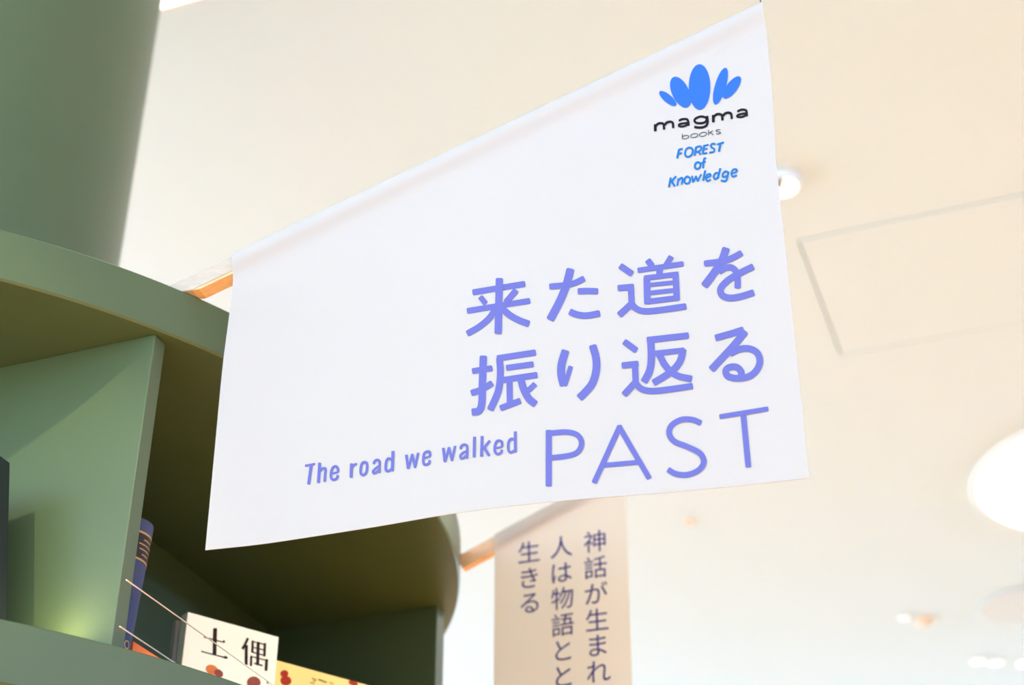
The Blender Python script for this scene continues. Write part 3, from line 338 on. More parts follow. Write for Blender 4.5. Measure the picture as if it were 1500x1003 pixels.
"magma":[[56689,120717,56931,120669,56638,120657,56975,120590,56594,119706,56930,119640,56638,119628,56880,119580],[56886,120284,56755,120499,56946,120276,56763,120575,56998,120328,56812,120624,57080,120416,56898,120715,57153,120482,56997,120807,57217,120520,57114,120875,57293,120536,57245,120903,57384,120536,57377,120903,57472,120522,57504,120882,57541,120497,57615,120842,57585,120471,57710,120786,57609,120449,57798,120703,57625,120421,57869,120581,57643,120362,57915,120427,57656,120246,57935,120242,57657,120076,57937,120042,57654,119878,57933,119840,57653,119742,57932,119708,57692,119679,57893,119655],[57923,120199,57773,120391,57982,120201,57774,120468,58028,120263,57817,120526,58099,120365,57891,120632,58163,120444,57979,120741,58224,120493,58088,120830,58298,120524,58212,120882,58388,120541,58342,120907,58477,120543,58472,120909,58551,120528,58589,120887,58614,120504,58697,120845,58662,120473,58805,120775,58691,120440,58907,120658,58711,120392,58979,120487,58724,120284,59004,120281,58723,120109,59002,120065,58712,119901,58991,119852,58708,119753,58986,119709,58745,119689,58946,119657],[59593,120535,59519,120767,59645,120507,59543,120830,59712,120537,59606,120859,59813,120587,59711,120911,59905,120625,59828,120959,59994,120643,59958,120984,60102,120640,60100,120980,60224,120620,60247,120957,60336,120589,60389,120917,60416,120552,60511,120860,60453,120523,60606,120787,60467,120504,60680,120686,60481,120466,60724,120566,60499,120385,60754,120430,60513,120256,60771,120260,60517,120085,60776,120066,60518,119891,60777,119869,60520,119755,60779,119736,60557,119698,60743,119685],[60632,120264,60639,120037,60593,120310,60602,119995,60497,120314,60506,119999,60360,120321,60370,120006,60224,120327,60239,120012,60094,120328,60114,120012,59966,120326,59989,120010,59837,120321,59868,120006,59715,120310,59764,119996,59607,120284,59694,119980,59517,120233,59657,119958,59447,120156,59639,119939,59401,120054,59638,119937,59394,119922,59640,119968,59443,119804,59633,119986,59512,119719,59649,119966,59594,119654,59687,119935,59685,119608,59739,119909,59785,119578,59810,119888,59898,119559,59900,119873,60020,119553,59997,119868,60146,119565,60093,119877,60272,119602,60191,119906,60395,119656,60299,119953,60513,119714,60416,120011,60594,119752,60498,120049,60616,119810,60547,120024],[62741,120752,62941,120742,62704,120696,62981,120682,62708,120503,62985,120492,62717,120247,62993,120233,62719,120016,62996,119980,62707,119831,62981,119753,62683,119694,62948,119565,62651,119590,62898,119405,62612,119512,62829,119269,62562,119450,62737,119154,62496,119400,62622,119067,62408,119363,62491,119013,62303,119338,62358,118981,62193,119325,62224,118965,62079,119326,62083,118966,61953,119343,61936,118985,61825,119370,61794,119015,61707,119401,61661,119050,61605,119437,61540,119093,61511,119481,61430,119143,61413,119531,61330,119194,61351,119561,61271,119223,61300,119533,61242,119290],[62110,120616,62105,120956,62221,120596,62255,120930,62336,120555,62402,120877,62440,120501,62536,120807,62520,120445,62651,120726,62575,120388,62747,120628,62614,120330,62826,120508,62632,120283,62882,120366,62635,120253,62898,120208,62625,120205,62866,120056,62592,120130,62803,119915,62540,120059,62713,119790,62479,120008,62598,119696,62392,119976,62458,119644,62271,119958,62304,119621,62136,119956,62148,119618,62009,119966,62001,119629,61889,119988,61859,119655,61769,120024,61716,119699,61664,120070,61580,119758,61590,120118,61461,119834,61543,120167,61364,119937,61510,120223,61289,120062,61493,120272,61241,120203,61490,120303,61227,120351,61497,120336,61256,120492,61522,120387,61315,120614,61566,120443,61399,120719,61630,120493,61503,120802,61726,120540,61633,120866,61854,120583,61786,120916,61990,120610,61948,120949,62110,120616,62105,120956],[63456,120764,63694,120716,63405,120704,63736,120638,63341,119733,63670,119668,63382,119655,63620,119609],[63659,120333,63533,120545,63717,120325,63543,120620,63770,120376,63592,120669,63853,120463,63678,120760,63925,120528,63779,120850,63987,120562,63898,120916,64059,120574,64030,120938,64147,120567,64161,120928,64235,120546,64283,120899,64308,120517,64386,120858,64360,120489,64473,120810,64386,120467,64559,120739,64399,120447,64635,120624,64415,120396,64683,120470,64428,120279,64704,120283,64430,120105,64705,120078,64426,119902,64701,119872,64425,119761,64700,119734,64463,119699,64661,119680],[64693,120233,64555,120432,64751,120232,64560,120508,64803,120293,64608,120566,64882,120393,64690,120670,64953,120471,64786,120774,65017,120518,64899,120858,65092,120544,65026,120902,65181,120556,65155,120919,65268,120551,65281,120912,65340,120534,65393,120885,65395,120509,65493,120841,65432,120482,65590,120770,65456,120451,65678,120655,65477,120398,65739,120496,65493,120286,65767,120303,65497,120113,65772,120095,65496,119910,65770,119887,65497,119768,65771,119749,65536,119708,65733,119694],[66358,120554,66288,120785,66409,120527,66312,120847,66482,120560,66382,120879,66589,120614,66492,120933,66686,120655,66612,120984,66777,120675,66740,121013,66874,120675,66873,121013,66980,120659,67007,120993,67078,120632,67133,120957,67153,120597,67241,120908,67202,120565,67329,120850,67224,120542,67408,120770,67238,120517,67469,120653,67253,120456,67505,120506,67261,120339,67517,120328,67256,120170,67511,120132,67244,119975,67499,119934,67238,119838,67493,119800,67272,119780,67455,119752],[67357,120323,67358,120098,67319,120369,67320,120057,67236,120375,67236,120063,67113,120386,67114,120074,66989,120393,66997,120081,66865,120393,66884,120081,66738,120386,66767,120074,66610,120373,66648,120062,66489,120352,66542,120044,66383,120322,66464,120022,66294,120276,66412,119995,66219,120214,66380,119968,66158,120125,66374,119959,66130,119986,66383,120004,66180,119855,66369,120040,66253,119771,66383,120023,66336,119710,66424,119993,66428,119667,66479,119967,66531,119639,66556,119947,66648,119620,66652,119931,66775,119614,66756,119927,66904,119627,66856,119936,67031,119665,66954,119965,67154,119720,67061,120014,67271,119780,67177,120073,67351,119818,67259,120112,67373,119876,67307,120088]],
"books":[[59819,118638,59888,118624,59804,118620,59901,118601,59764,117911,59861,117892,59777,117888,59846,117875],[59859,118172,59833,118250,59877,118163,59841,118272,59944,118194,59907,118303,60023,118234,59987,118344,60097,118266,60070,118379,60169,118281,60158,118397,60248,118276,60251,118392,60332,118256,60347,118369,60409,118227,60434,118336,60463,118197,60505,118296,60493,118167,60557,118243,60509,118135,60591,118176,60515,118105,60605,118102,60512,118077,60597,118031,60496,118044,60568,117968,60463,118002,60522,117910,60418,117963,60465,117861,60364,117932,60399,117822,60296,117910,60319,117797,60213,117896,60228,117781,60128,117889,60135,117774,60056,117893,60051,117778,60001,117908,59980,117798,59952,117935,59919,117832,59902,117970,59867,117867,59861,117995,59828,117891,59844,117989,59820,117914],[61192,118348,61180,118463,61282,118343,61287,118458,61377,118317,61396,118428,61462,118278,61493,118383,61519,118238,61570,118330,61549,118199,61623,118260,61563,118156,61652,118173,61564,118112,61653,118081,61549,118071,61623,117998,61507,118021,61563,117927,61435,117964,61480,117860,61350,117916,61383,117806,61265,117890,61282,117775,61171,117889,61172,117774,61063,117908,61052,117794,60963,117940,60940,117831,60896,117979,60850,117882,60858,118024,60788,117957,60835,118080,60749,118054,60831,118134,60740,118159,60845,118177,60772,118254,60897,118226,60847,118327,60989,118282,60952,118390,61096,118326,61069,118438,61192,118348,61180,118463],[62209,118352,62196,118468,62298,118345,62307,118460,62391,118313,62415,118422,62475,118266,62511,118369,62534,118222,62584,118314,62565,118185,62635,118253,62578,118152,62666,118176,62579,118123,62668,118090,62565,118087,62638,118013,62521,118033,62579,117941,62448,117969,62496,117869,62362,117915,62398,117807,62278,117885,62296,117770,62186,117883,62186,117768,62080,117903,62068,117790,61980,117937,61957,117828,61907,117975,61869,117874,61862,118017,61803,117935,61833,118064,61753,118016,61825,118101,61732,118115,61835,118135,61761,118210,61891,118192,61839,118291,61993,118263,61952,118368,62109,118322,62078,118433,62209,118352,62196,118468],[62848,118632,62917,118619,62833,118615,62929,118596,62785,117878,62881,117860,62797,117856,62866,117842],[63366,118463,63394,118387,63347,118470,63387,118365,62893,118210,62932,118104,62886,118188,62914,118112],[62983,118182,63020,118246,62987,118158,63039,118247,63343,117795,63395,117884,63362,117796,63399,117860],[64235,118399,64218,118321,64225,118420,64201,118312,64168,118446,64144,118337,64096,118480,64072,118372,64022,118511,64007,118399,63950,118526,63951,118411,63878,118521,63897,118406,63809,118500,63842,118390,63750,118468,63798,118366,63705,118423,63779,118347,63685,118357,63775,118335,63692,118284,63777,118315,63722,118216,63790,118286,63773,118158,63816,118256,63852,118115,63876,118224,63950,118081,63968,118192,64043,118048,64066,118157,64105,118016,64145,118117,64138,117984,64199,118063,64156,117953,64236,118000,64159,117939,64252,117926,64158,117937,64230,117855,64135,117919,64175,117813,64079,117897,64105,117785,64010,117881,64025,117767,63946,117878,63947,117763,63887,117891,63872,117779,63822,117917,63798,117809,63752,117951,63728,117843,63696,117977,63672,117868,63679,117968,63662,117890]],
"forest":[[59276,116461,59445,116379,59232,116429,59467,116316,58955,115255,59190,115143,58977,115192,59146,115112],[59339,116286,59313,116483,59378,116252,59341,116525,59775,116304,59738,116577,59803,116347,59777,116543],[59224,115677,59196,115872,59263,115644,59224,115915,59643,115698,59605,115969,59671,115740,59643,115936],[60579,116315,60613,116608,60639,116284,60743,116539,60707,116217,60861,116423,60761,116132,60958,116270,60787,116049,61014,116087,60787,115931,61015,115883,60761,115766,60981,115667,60714,115603,60920,115458,60656,115486,60834,115282,60577,115400,60712,115151,60468,115328,60564,115054,60358,115287,60409,114995,60288,115284,60257,114990,60240,115312,60121,115068,60184,115379,60011,115202,60139,115474,59930,115370,60117,115571,59888,115557,60122,115701,59895,115763,60154,115877,59936,115983,60206,116047,60000,116194,60263,116165,60085,116369,60331,116239,60198,116492,60420,116292,60333,116574,60511,116319,60474,116615,60579,116315,60613,116608],[61249,116507,61419,116434,61206,116473,61442,116372,60951,115256,61186,115156,60974,115195,61143,115122],[61339,116310,61322,116506,61376,116273,61352,116546,61477,116279,61450,116552,61616,116294,61593,116567,61724,116295,61737,116568,61764,116281,61878,116519,61774,116264,61968,116373,61786,116200,61998,116206,61782,116112,61991,116045,61766,116046,61954,115899,61729,115991,61878,115783,61660,115926,61778,115691,61574,115869,61672,115619,61497,115830,61568,115567,61435,115815,61466,115542,61368,115816,61370,115544,61288,115826,61286,115555,61237,115830,61239,115558,61205,115794,61206,115598],[61449,115647,61583,115756,61444,115586,61630,115737,61665,115157,61851,115308,61712,115138,61846,115247],[62185,116542,62354,116468,62142,116509,62376,116406,61887,115335,62120,115233,61909,115273,62077,115200],[62276,116311,62251,116491,62311,116281,62276,116531,62745,116347,62711,116597,62771,116386,62746,116566],[62158,115787,62138,115967,62192,115755,62166,116005,62574,115792,62548,116042,62601,115830,62582,116010],[62036,115182,62020,115362,62070,115148,62048,115398,62515,115176,62494,115426,62543,115213,62528,115393],[63579,116458,63522,116281,63559,116511,63480,116265,63508,116542,63425,116299,63419,116601,63340,116355,63319,116655,63274,116390,63206,116676,63233,116398,63098,116637,63191,116383,63005,116565,63137,116341,62928,116473,63094,116290,62873,116360,63079,116258,62865,116230,63078,116245,62894,116111,63087,116206,62938,116009,63113,116146,62993,115910,63146,116086,63072,115818,63196,116029,63160,115741,63275,115960,63224,115681,63368,115871,63244,115646,63441,115747,63250,115605,63462,115600,63245,115542,63450,115457,63228,115492,63402,115318,63201,115462,63306,115212,63134,115442,63173,115172,63013,115438,63025,115167,62867,115443,62876,115172,62759,115444,62770,115173,62727,115406,62735,115211],[63710,116203,63676,116397,63750,116173,63702,116441,64495,116332,64449,116601,64522,116376,64488,116570],[64043,116464,64209,116382,63999,116433,64230,116320,63728,115330,63958,115218,63748,115267,63915,115187],[61380,114015,61397,114306,61430,113996,61505,114265,61491,113954,61611,114191,61537,113903,61708,114085,61555,113864,61775,113941,61560,113802,61787,113773,61546,113692,61765,113605,61516,113579,61722,113444,61479,113499,61659,113306,61431,113443,61569,113202,61360,113394,61459,113126,61288,113365,61342,113079,61244,113362,61223,113070,61212,113376,61111,113122,61171,113417,61016,113217,61136,113474,60941,113339,61119,113527,60895,113482,61117,113604,60891,113642,61133,113719,60913,113807,61163,113834,60953,113964,61195,113912,61010,114098,61233,113959,61089,114198,61283,113995,61186,114266,61337,114014,61290,114304,61380,114015,61397,114306],[62351,114670,62364,114460,62320,114709,62339,114419,62290,114708,62287,114417,62208,114727,62228,114431,62080,114689,62221,114429,61986,114517,62194,114378,61929,114250,62149,114170,61884,113914,62106,113852,61843,113550,62065,113490,61806,113252,62028,113190,61832,113198,61992,113154],[61782,113899,61754,114076,61818,113870,61779,114116,62267,113953,62228,114199,62291,113993,62264,114170],[58118,112559,58287,112487,58075,112526,58310,112426,57814,111271,58048,111172,57837,111211,58005,111140],[58770,112678,58880,112515,58722,112682,58875,112455,58085,111997,58238,111771,58080,111937,58190,111774],[58228,111890,58375,111967,58216,111832,58419,111939,58468,111150,58671,111256,58513,111122,58659,111199],[58987,112276,59145,112213,58948,112245,59167,112157,58763,111301,58982,111213,58785,111245,58943,111182],[59051,111833,58947,111981,59096,111831,58951,112037,59157,111900,59010,112104,59242,112001,59098,112207,59315,112077,59191,112304,59363,112109,59289,112370,59395,112113,59393,112384,59413,112108,59502,112352,59415,112106,59597,112246,59422,112077,59635,112082,59411,111960,59617,111892,59371,111768,59572,111678,59318,111546,59518,111455,59279,111372,59480,111283,59298,111320,59443,111256],[60065,112197,60090,112465,60115,112173,60202,112410,60183,112115,60310,112318,60239,112043,60406,112195,60264,111984,60470,112041,60267,111904,60476,111866,60247,111779,60449,111691,60210,111654,60401,111527,60171,111567,60339,111391,60127,111515,60256,111293,60070,111477,60156,111227,60012,111459,60049,111192,59969,111460,59941,111195,59927,111480,59838,111246,59876,111526,59742,111332,59836,111584,59661,111448,59816,111639,59609,111593,59813,111724,59604,111758,59830,111852,59626,111930,59862,111982,59666,112095,59897,112074,59719,112232,59936,112132,59789,112337,59984,112175,59877,112416,60030,112197,59979,112463,60065,112197,60090,112465],[60522,112338,60672,112344,60496,112295,60704,112302,60561,111404,60769,111411,60594,111362,60743,111368],[60729,111317,60608,111413,60767,111331,60600,111465,61146,112155,60979,112289,61138,112207,61017,112304],[60978,112247,61113,112274,60958,112203,61146,112241,61087,111436,61275,111474,61120,111403,61255,111430],[61215,111371,61097,111473,61254,111383,61091,111525,61718,112295,61555,112438,61711,112348,61594,112450],[62051,112885,62217,112810,62007,112853,62238,112749,61696,111508,61926,111405,61717,111447,61883,111373],[62193,111693,62162,111852,62227,111669,62183,111890,62696,111787,62653,112008,62717,111825,62686,111984],[62774,111895,62627,111873,62798,111937,62593,111907,62791,111990,62585,111968,62782,112097,62577,112066,62758,112226,62568,112113,62679,112346,62574,112104,62558,112376,62559,112108,62442,112363,62493,112100,62328,112320,62420,112073,62229,112246,62368,112034,62153,112135,62326,111973,62093,112001,62284,111878,62052,111853,62255,111776,62036,111704,62246,111691,62054,111552,62256,111604,62098,111398,62285,111504,62167,111256,62321,111430,62276,111148,62338,111412,62408,111147,62360,111412,62523,111202,62431,111446,62624,111266,62528,111507,62688,111302,62596,111545,62704,111353,62638,111528],[63764,112888,63927,112801,63719,112860,63945,112739,63342,111530,63567,111413,63361,111469,63523,111385],[63588,112272,63559,112086,63561,112318,63521,112061,63515,112333,63469,112077,63429,112367,63390,112109,63322,112391,63337,112121,63207,112360,63304,112112,63107,112261,63256,112064,63022,112132,63194,111970,62954,111986,63144,111863,62913,111835,63122,111781,62917,111675,63123,111702,62952,111516,63144,111606,63015,111370,63174,111538,63125,111258,63176,111535,63258,111280,63183,111536,63364,111356,63248,111583,63458,111439,63338,111663,63518,111487,63402,111713,63529,111541,63445,111704],[64642,112240,64796,112167,64602,112212,64815,112110,64540,111967,64753,111866,64468,111667,64681,111566,64398,111401,64607,111286,64334,111210,64533,111064,64285,111112,64458,110916,64254,111079,64372,110823,64226,111068,64277,110786,64178,111064,64177,110779,64112,111079,64062,110806,64025,111125,63945,110866,63920,111190,63837,110933,63848,111231,63767,110973,63803,111214,63745,111028],[64646,112249,64593,112075,64629,112298,64554,112057,64590,112320,64509,112083,64517,112370,64443,112128,64420,112415,64400,112148,64305,112409,64370,112146,64196,112338,64316,112111,64095,112236,64240,112034,64006,112115,64174,111944,63942,111983,64137,111869,63916,111835,64123,111792,63918,111676,64125,111698,63952,111518,64139,111634,64044,111380,64137,111636,64182,111369,64148,111635,64304,111412,64229,111664,64418,111466,64339,111717,64492,111497,64417,111749,64512,111545,64458,111727],[64965,111714,64928,111870,64999,111691,64948,111909,65635,111889,65585,112106,65655,111927,65619,112084],[65724,111964,65575,111961,65750,112005,65544,112002,65747,112063,65540,112068,65746,112177,65540,112172,65732,112314,65534,112230,65664,112445,65530,112236,65547,112510,65500,112253,65422,112535,65424,112268,65290,112525,65344,112262,65168,112466,65289,112235,65073,112346,65237,112171,64996,112192,65180,112057,64939,112024,65137,111929,64910,111858,65118,111823,64919,111691,65124,111724,64958,111524,65149,111616,65027,111370,65185,111536,65138,111253,65209,111511,65278,111242,65244,111508,65408,111290,65332,111540,65528,111350,65447,111598,65608,111385,65532,111635,65628,111433,65573,111613]],
"emblem":[[62042,121805,61770,121947,61521,122254,61308,122713,61141,123301,61030,123990,60980,124746,60994,125532,61071,126308,61209,127034,61400,127674,61636,128193,61903,128566,62188,128771,62477,128799,62755,128648,63007,128328,63220,127853,63384,127251,63491,126551,63536,125790,63516,125007,63434,124240,63293,123527,63101,122903,62868,122398,62605,122036,62326,121835],[60706,122475,60482,122452,60233,122553,59973,122774,59714,123103,59468,123525,59247,124019,59064,124562,58927,125126,58843,125682,58817,126203,58851,126661,58943,127034,59088,127301,59280,127449,59507,127470,59760,127364,60024,127135,60286,126796,60533,126366,60752,125865,60933,125319,61066,124757,61146,124206,61168,123694,61131,123244,61039,122881,60894,122620],[59379,123028,59284,122969,59149,122975,58978,123047,58782,123181,58569,123371,58351,123607,58137,123877,57940,124168,57768,124466,57630,124756,57534,125023,57485,125253,57484,125434,57533,125558,57629,125618,57766,125610,57938,125536,58137,125399,58351,125206,58571,124967,58784,124695,58981,124403,59151,124106,59287,123819,59381,123555,59429,123328,59428,123150],[63874,122246,63761,122393,63694,122664,63675,123047,63707,123523,63788,124069,63914,124658,64079,125260,64274,125846,64490,126385,64717,126850,64942,127217,65154,127467,65342,127587,65497,127571,65611,127419,65677,127141,65693,126749,65658,126265,65574,125714,65446,125122,65279,124521,65083,123941,64868,123409,64644,122953,64421,122593,64212,122349,64027,122232],[64941,122989,64863,123157,64842,123388,64878,123671,64969,123992,65111,124334,65297,124681,65517,125015,65762,125319,66017,125578,66271,125779,66510,125911,66723,125967,66898,125946,67027,125847,67103,125676,67123,125443,67086,125157,66993,124835,66849,124493,66663,124147,66442,123815,66199,123513,65945,123257,65693,123058,65455,122928,65244,122871,65070,122892]],
"doguu":[[3913,78808,4306,78899,3844,78708,4389,78835,4135,75377,4677,75497,4218,75313,4608,75400],[2610,77223,2629,77336,2632,77201,2658,77357,5276,77188,5303,77345,5306,77210,5325,77323],[5383,77185,5321,77365,5440,77170,5353,77420,5707,77289,5621,77539,5740,77344,5678,77524],[5453,77528,5563,77586,5441,77495,5594,77576,5521,77320,5674,77401,5552,77310,5662,77368],[2475,75254,2492,75365,2497,75233,2521,75387,5772,75243,5797,75398,5802,75265,5820,75377],[5753,75209,5760,75406,5798,75176,5808,75450,6258,75231,6267,75505,6306,75275,6313,75472],[5899,75529,6005,75594,5890,75496,6038,75586,6005,75295,6153,75386,6038,75288,6144,75353],[8853,78761,9111,78729,8785,78710,9143,78666,8744,78579,9102,78536,8688,78396,9046,78351,8628,78210,8984,78158,8559,78013,8910,77950,8476,77797,8823,77724,8381,77565,8726,77487,8281,77326,8625,77247,8206,77144,8550,77066,8231,77078,8479,77022],[8693,77711,9015,77787,8637,77631,9084,77736,8862,75096,9307,75197,8930,75045,9250,75118],[9605,78555,9849,78606,9561,78495,9899,78567,9644,76954,9981,77024,9694,76915,9937,76965],[9732,78386,9750,78501,9755,78364,9781,78524,11627,78404,11653,78564,11657,78427,11677,78542],[11440,78662,11700,78717,11392,78598,11753,78675,11485,76884,11844,76959,11538,76842,11797,76896],[9769,77624,9789,77739,9792,77602,9819,77762,11604,77624,11632,77784,11635,77647,11655,77762],[9837,76943,9858,77057,9860,76921,9888,77079,11613,76926,11642,77085,11644,76948,11665,77063],[10389,78575,10715,78648,10330,78494,10783,78596,10540,75450,10990,75547,10607,75398,10931,75468],[9595,76452,9823,76505,9554,76395,9872,76469,9665,75130,9981,75203,9713,75095,9941,75146],[9710,76320,9728,76433,9733,76298,9758,76456,12018,76342,12044,76501,12049,76365,12068,76479],[11892,76565,12192,76620,11835,76494,12252,76570,11869,75024,12285,75098,11929,74974,12228,75027],[10203,75526,10232,75664,10230,75498,10270,75690,11471,75466,11512,75659,11509,75493,11539,75632],[12353,73820,12488,73852,12329,73787,12517,73831,12372,73336,12560,73379,12401,73315,12536,73346]],
"figure_orange":[[5172,73137,4991,72875,4670,72694,4272,72630,3877,72695,3562,72876,3388,73137,3391,73428,3569,73690,3889,73872,4287,73938,4685,73874,5002,73692,5176,73429]],
"figure_brown":[[5856,72796,5675,72615,5414,72520,5125,72528,4863,72638,4681,72827,4614,73060,4677,73289,4856,73470,5117,73566,5407,73559,5670,73449,5853,73259,5919,73025],[11445,73172,11340,72802,11056,72478,10651,72264,10204,72202,9804,72304,9529,72549,9433,72888,9535,73257,9816,73582,10221,73798,10669,73862,11072,73761,11349,73515]],
"yellow_red":[[1448,76108,1385,75846,1173,75615,867,75476,551,75467,308,75589,203,75809,264,76070,475,76302,781,76442,1098,76452,1342,76330],[1996,75118,1837,74773,1492,74509,1055,74394,642,74460,363,74688,292,75017,449,75361,792,75627,1230,75743,1645,75678,1926,75449],[12583,77218,12433,77051,12106,76931,11689,76889,11295,76936,11029,77059,10960,77226,11109,77391,11434,77512,11851,77555,12246,77508,12515,77385]],
"yellow_text":[[5070,76299,5109,76416,5090,76274,5144,76436,5814,76198,5869,76360,5850,76217,5889,76334],[6133,76344,6193,76526,6165,76304,6248,76557,7420,76183,7504,76437,7475,76215,7536,76397],[4889,75633,4909,75749,4914,75611,4942,75773,5565,75634,5593,75796,5598,75658,5618,75774],[7898,76349,7923,76454,7918,76328,7953,76474,8590,76320,8625,76466,8621,76340,8646,76445],[5265,75994,5288,76098,5286,75974,5318,76118,5744,75970,5777,76115,5774,75990,5797,76094]]}''')

P0 = Vector((-0.38480277, 1.57060298, 0))
ang1 = math.radians(-13.8278)
T1 = Vector((math.cos(ang1), math.sin(ang1), 0)); N1 = Vector((-T1.y, T1.x, 0))
WS = [.056, .118, .186, .255, .331, .386, .442, .495, .546, .636, .699]
WO = [.006, .0078, .0021, -.0038, -.0137, -.0163, -.0152, -.0117, -.0073, -.0031, -.0036]

def off1(s, z):
    zt = 1.0885 + .397 * s
    return float(np.interp(s, WS, WO)) * min(1, max(0, (zt - z) / (zt - .728)))

_ws = np.linspace(.04, .72, 120)
_k = np.exp(-np.linspace(-2, 2, 21) ** 2); _k /= _k.sum()
_wo = np.interp(_ws, WS, WO); _wo = np.convolve(np.pad(_wo, 10, mode='edge'), _k, mode='valid')

def surf1(s, z, lift=0.0):
    """point on the big banner's cloth; z is measured from the eye level"""
    zt = 1.0885 + .397 * s
    o = float(np.interp(s, _ws, _wo)) * min(1, max(0, (zt - z) / (zt - .728)))
    hem = zt - z                                # distance under the top edge
    # the sleeve bulges round the rod and falls softly back to the flat cloth
    o += -0.0074 * (math.sqrt(max(0, 1 - ((.015 - hem) / .0165) ** 2)) if hem < .015 else math.exp(-((hem - .015) / .0135) ** 2))
    return P0 + T1 * s + N1 * (o - lift) + UP * (z + EYE)

def cloth(name, m, parent, left, right, zbot, ztop, surf, nx=120, nz=90, thick=.0008):
    bm = bmesh.new(); F = []; Bk = []
    for j in range(nz + 1):
        v = j / nz
        rf = []; rb = []
        for i in range(nx + 1):
            u = i / nx
            # left / right outlines depend on height
            zc = 0.5 * (zbot(.4) + ztop(.4))
            s0 = left(v); s1 = right(v); s = s0 + (s1 - s0) * u
            z = zbot(s) + (ztop(s) - zbot(s)) * v
            rf.append(bm.verts.new(surf(s, z))); rb.append(bm.verts.new(surf(s, z, -thick)))
        F.append(rf); Bk.append(rb)
    for j in range(nz):
        for i in range(nx):
            bm.faces.new((F[j][i], F[j][i + 1], F[j + 1][i + 1], F[j + 1][i]))
            bm.faces.new((Bk[j][i], Bk[j + 1][i], Bk[j + 1][i + 1], Bk[j][i + 1]))
    for j in range(nz):
        bm.faces.new((F[j][0], F[j + 1][0], Bk[j + 1][0], Bk[j][0])); bm.faces.new((F[j][nx], Bk[j][nx], Bk[j + 1][nx], F[j + 1][nx]))
    for i in range(nx):
        bm.faces.new((F[0][i], Bk[0][i], Bk[0][i + 1], F[0][i + 1])); bm.faces.new((F[nz][i], F[nz][i + 1], Bk[nz][i + 1], Bk[nz][i]))
    return link(name, bm, m, parent, smooth=True, angle=60)

def strips(name, keys, m, parent, surf, lift=.0007, fans=False):
    """flat print: quad strips (or filled outlines) laid on the cloth"""
    bm = bmesh.new(); n = 0
    for key in keys:
        for st in DATA[key]:
            pts = [(st[i] / 1e5, st[i + 1] / 1e5) for i in range(0, len(st), 2)]
            l = lift + n * 4e-6; n += 1
            if fans:
                cs = sum(p[0] for p in pts) / len(pts); cz = sum(p[1] for p in pts) / len(pts)
                rings = []
                for k in (1, .66, .33):
                    rings.append([bm.verts.new(surf(cs + (p[0] - cs) * k, cz + (p[1] - cz) * k, l)) for p in pts])
                for r0, r1 in zip(rings, rings[1:]):
                    for i in range(len(pts)):
                        bm.faces.new((r0[i], r0[(i + 1) % len(pts)], r1[(i + 1) % len(pts)], r1[i]))
                bm.faces.new(rings[-1])
            else:
                vs = [bm.verts.new(surf(s, z, l)) for s, z in pts]
                for i in range(0, len(vs) - 2, 2):
                    bm.faces.new((vs[i], vs[i + 1], vs[i + 3], vs[i + 2]))
    return link(name, bm, m, parent)

ban = thing('hanging_banner', 'large white banner with violet Japanese text and PAST, hung from a slanting wooden rod', 'banner', P0 + T1 * .38 + UP * (EYE + .73))
LE = [(0, .0569), (.53, .0547), (.62, .0547), (.78, .0563), (.88, .0568), (.97, .0552), (1, .0530)]
RE = [(0, .6986), (.45, .7002), (.61, .7005), (.80, .7055), (.93, .7064), (1, .7058)]
fx = lambda tb: (lambda v: float(np.interp(v, [q[0] for q in tb], [q[1] for q in tb])))
cloth('cloth', 'cloth', ban, fx(LE), fx(RE), lambda s: .7265 + .003 * (s - .05), lambda s: 1.0885 + .397 * s + .0012, surf1)

# the hem sleeve round the rod, open at both ends
RSL = .0118
RD = (T1 + UP * .397).normalized()
RN = RD.cross(N1).normalized()                  # across the rod, in the banner's plane
if RN.z < 0: RN = -RN
def rod_pt(s): return P0 + T1 * s + UP * (EYE + 1.0885 + .397 * s) - RN * .0145
bm = bmesh.new(); rings = []
for i in range(61):
    s = .0525 + (.6945 - .0525) * i / 60
    cpt = rod_pt(s) + N1 * .009
    rr = []
    for k in range(20):
        q = 2 * math.pi * k / 20
        sq = 1 + .02 * math.sin(i * .9 + k) * math.sin(i * .37)
        cq, sn = math.cos(q), math.sin(q)
        rr.append(bm.verts.new(cpt + N1 * (math.copysign(abs(cq) ** .55, cq) * .0126) + RN * (math.copysign(abs(sn) ** .55, sn) * .0142 * sq)))
    rings.append(rr)
for p, n in zip(rings, rings[1:]):
    for k in range(20): bm.faces.new((p[k], p[(k + 1) % 20], n[(k + 1) % 20], n[k]))
link('rod_sleeve', bm, 'cloth', ban, smooth=True, angle=80)
def part(o, lab): o['label'] = lab; return o
part(strips('lettering', ['kanji_upper'], 'violet', ban, surf1), 'upper row of bold violet Japanese characters')
part(strips('lettering', ['kanji_lower'], 'violet', ban, surf1), 'lower row of bold violet Japanese characters')
part(strips('lettering', ['past'], 'violet', ban, surf1), 'thin violet capitals reading PAST')
part(strips('lettering', ['road'], 'violet', ban, surf1), 'small violet words The road we walked')
part(strips('lettering', ['magma'], 'ink', ban, surf1), 'wide black lower-case word under the emblem')
part(strips('lettering', ['books'], 'greyink', ban, surf1), 'tiny grey word books')
part(strips('lettering', ['forest'], 'blue2', ban, surf1), 'blue italic words FOREST of Knowledge')
part(strips('emblem', ['emblem'], 'blue', ban, surf1, fans=True), 'bright blue emblem of five petal shapes')
settle(ban)

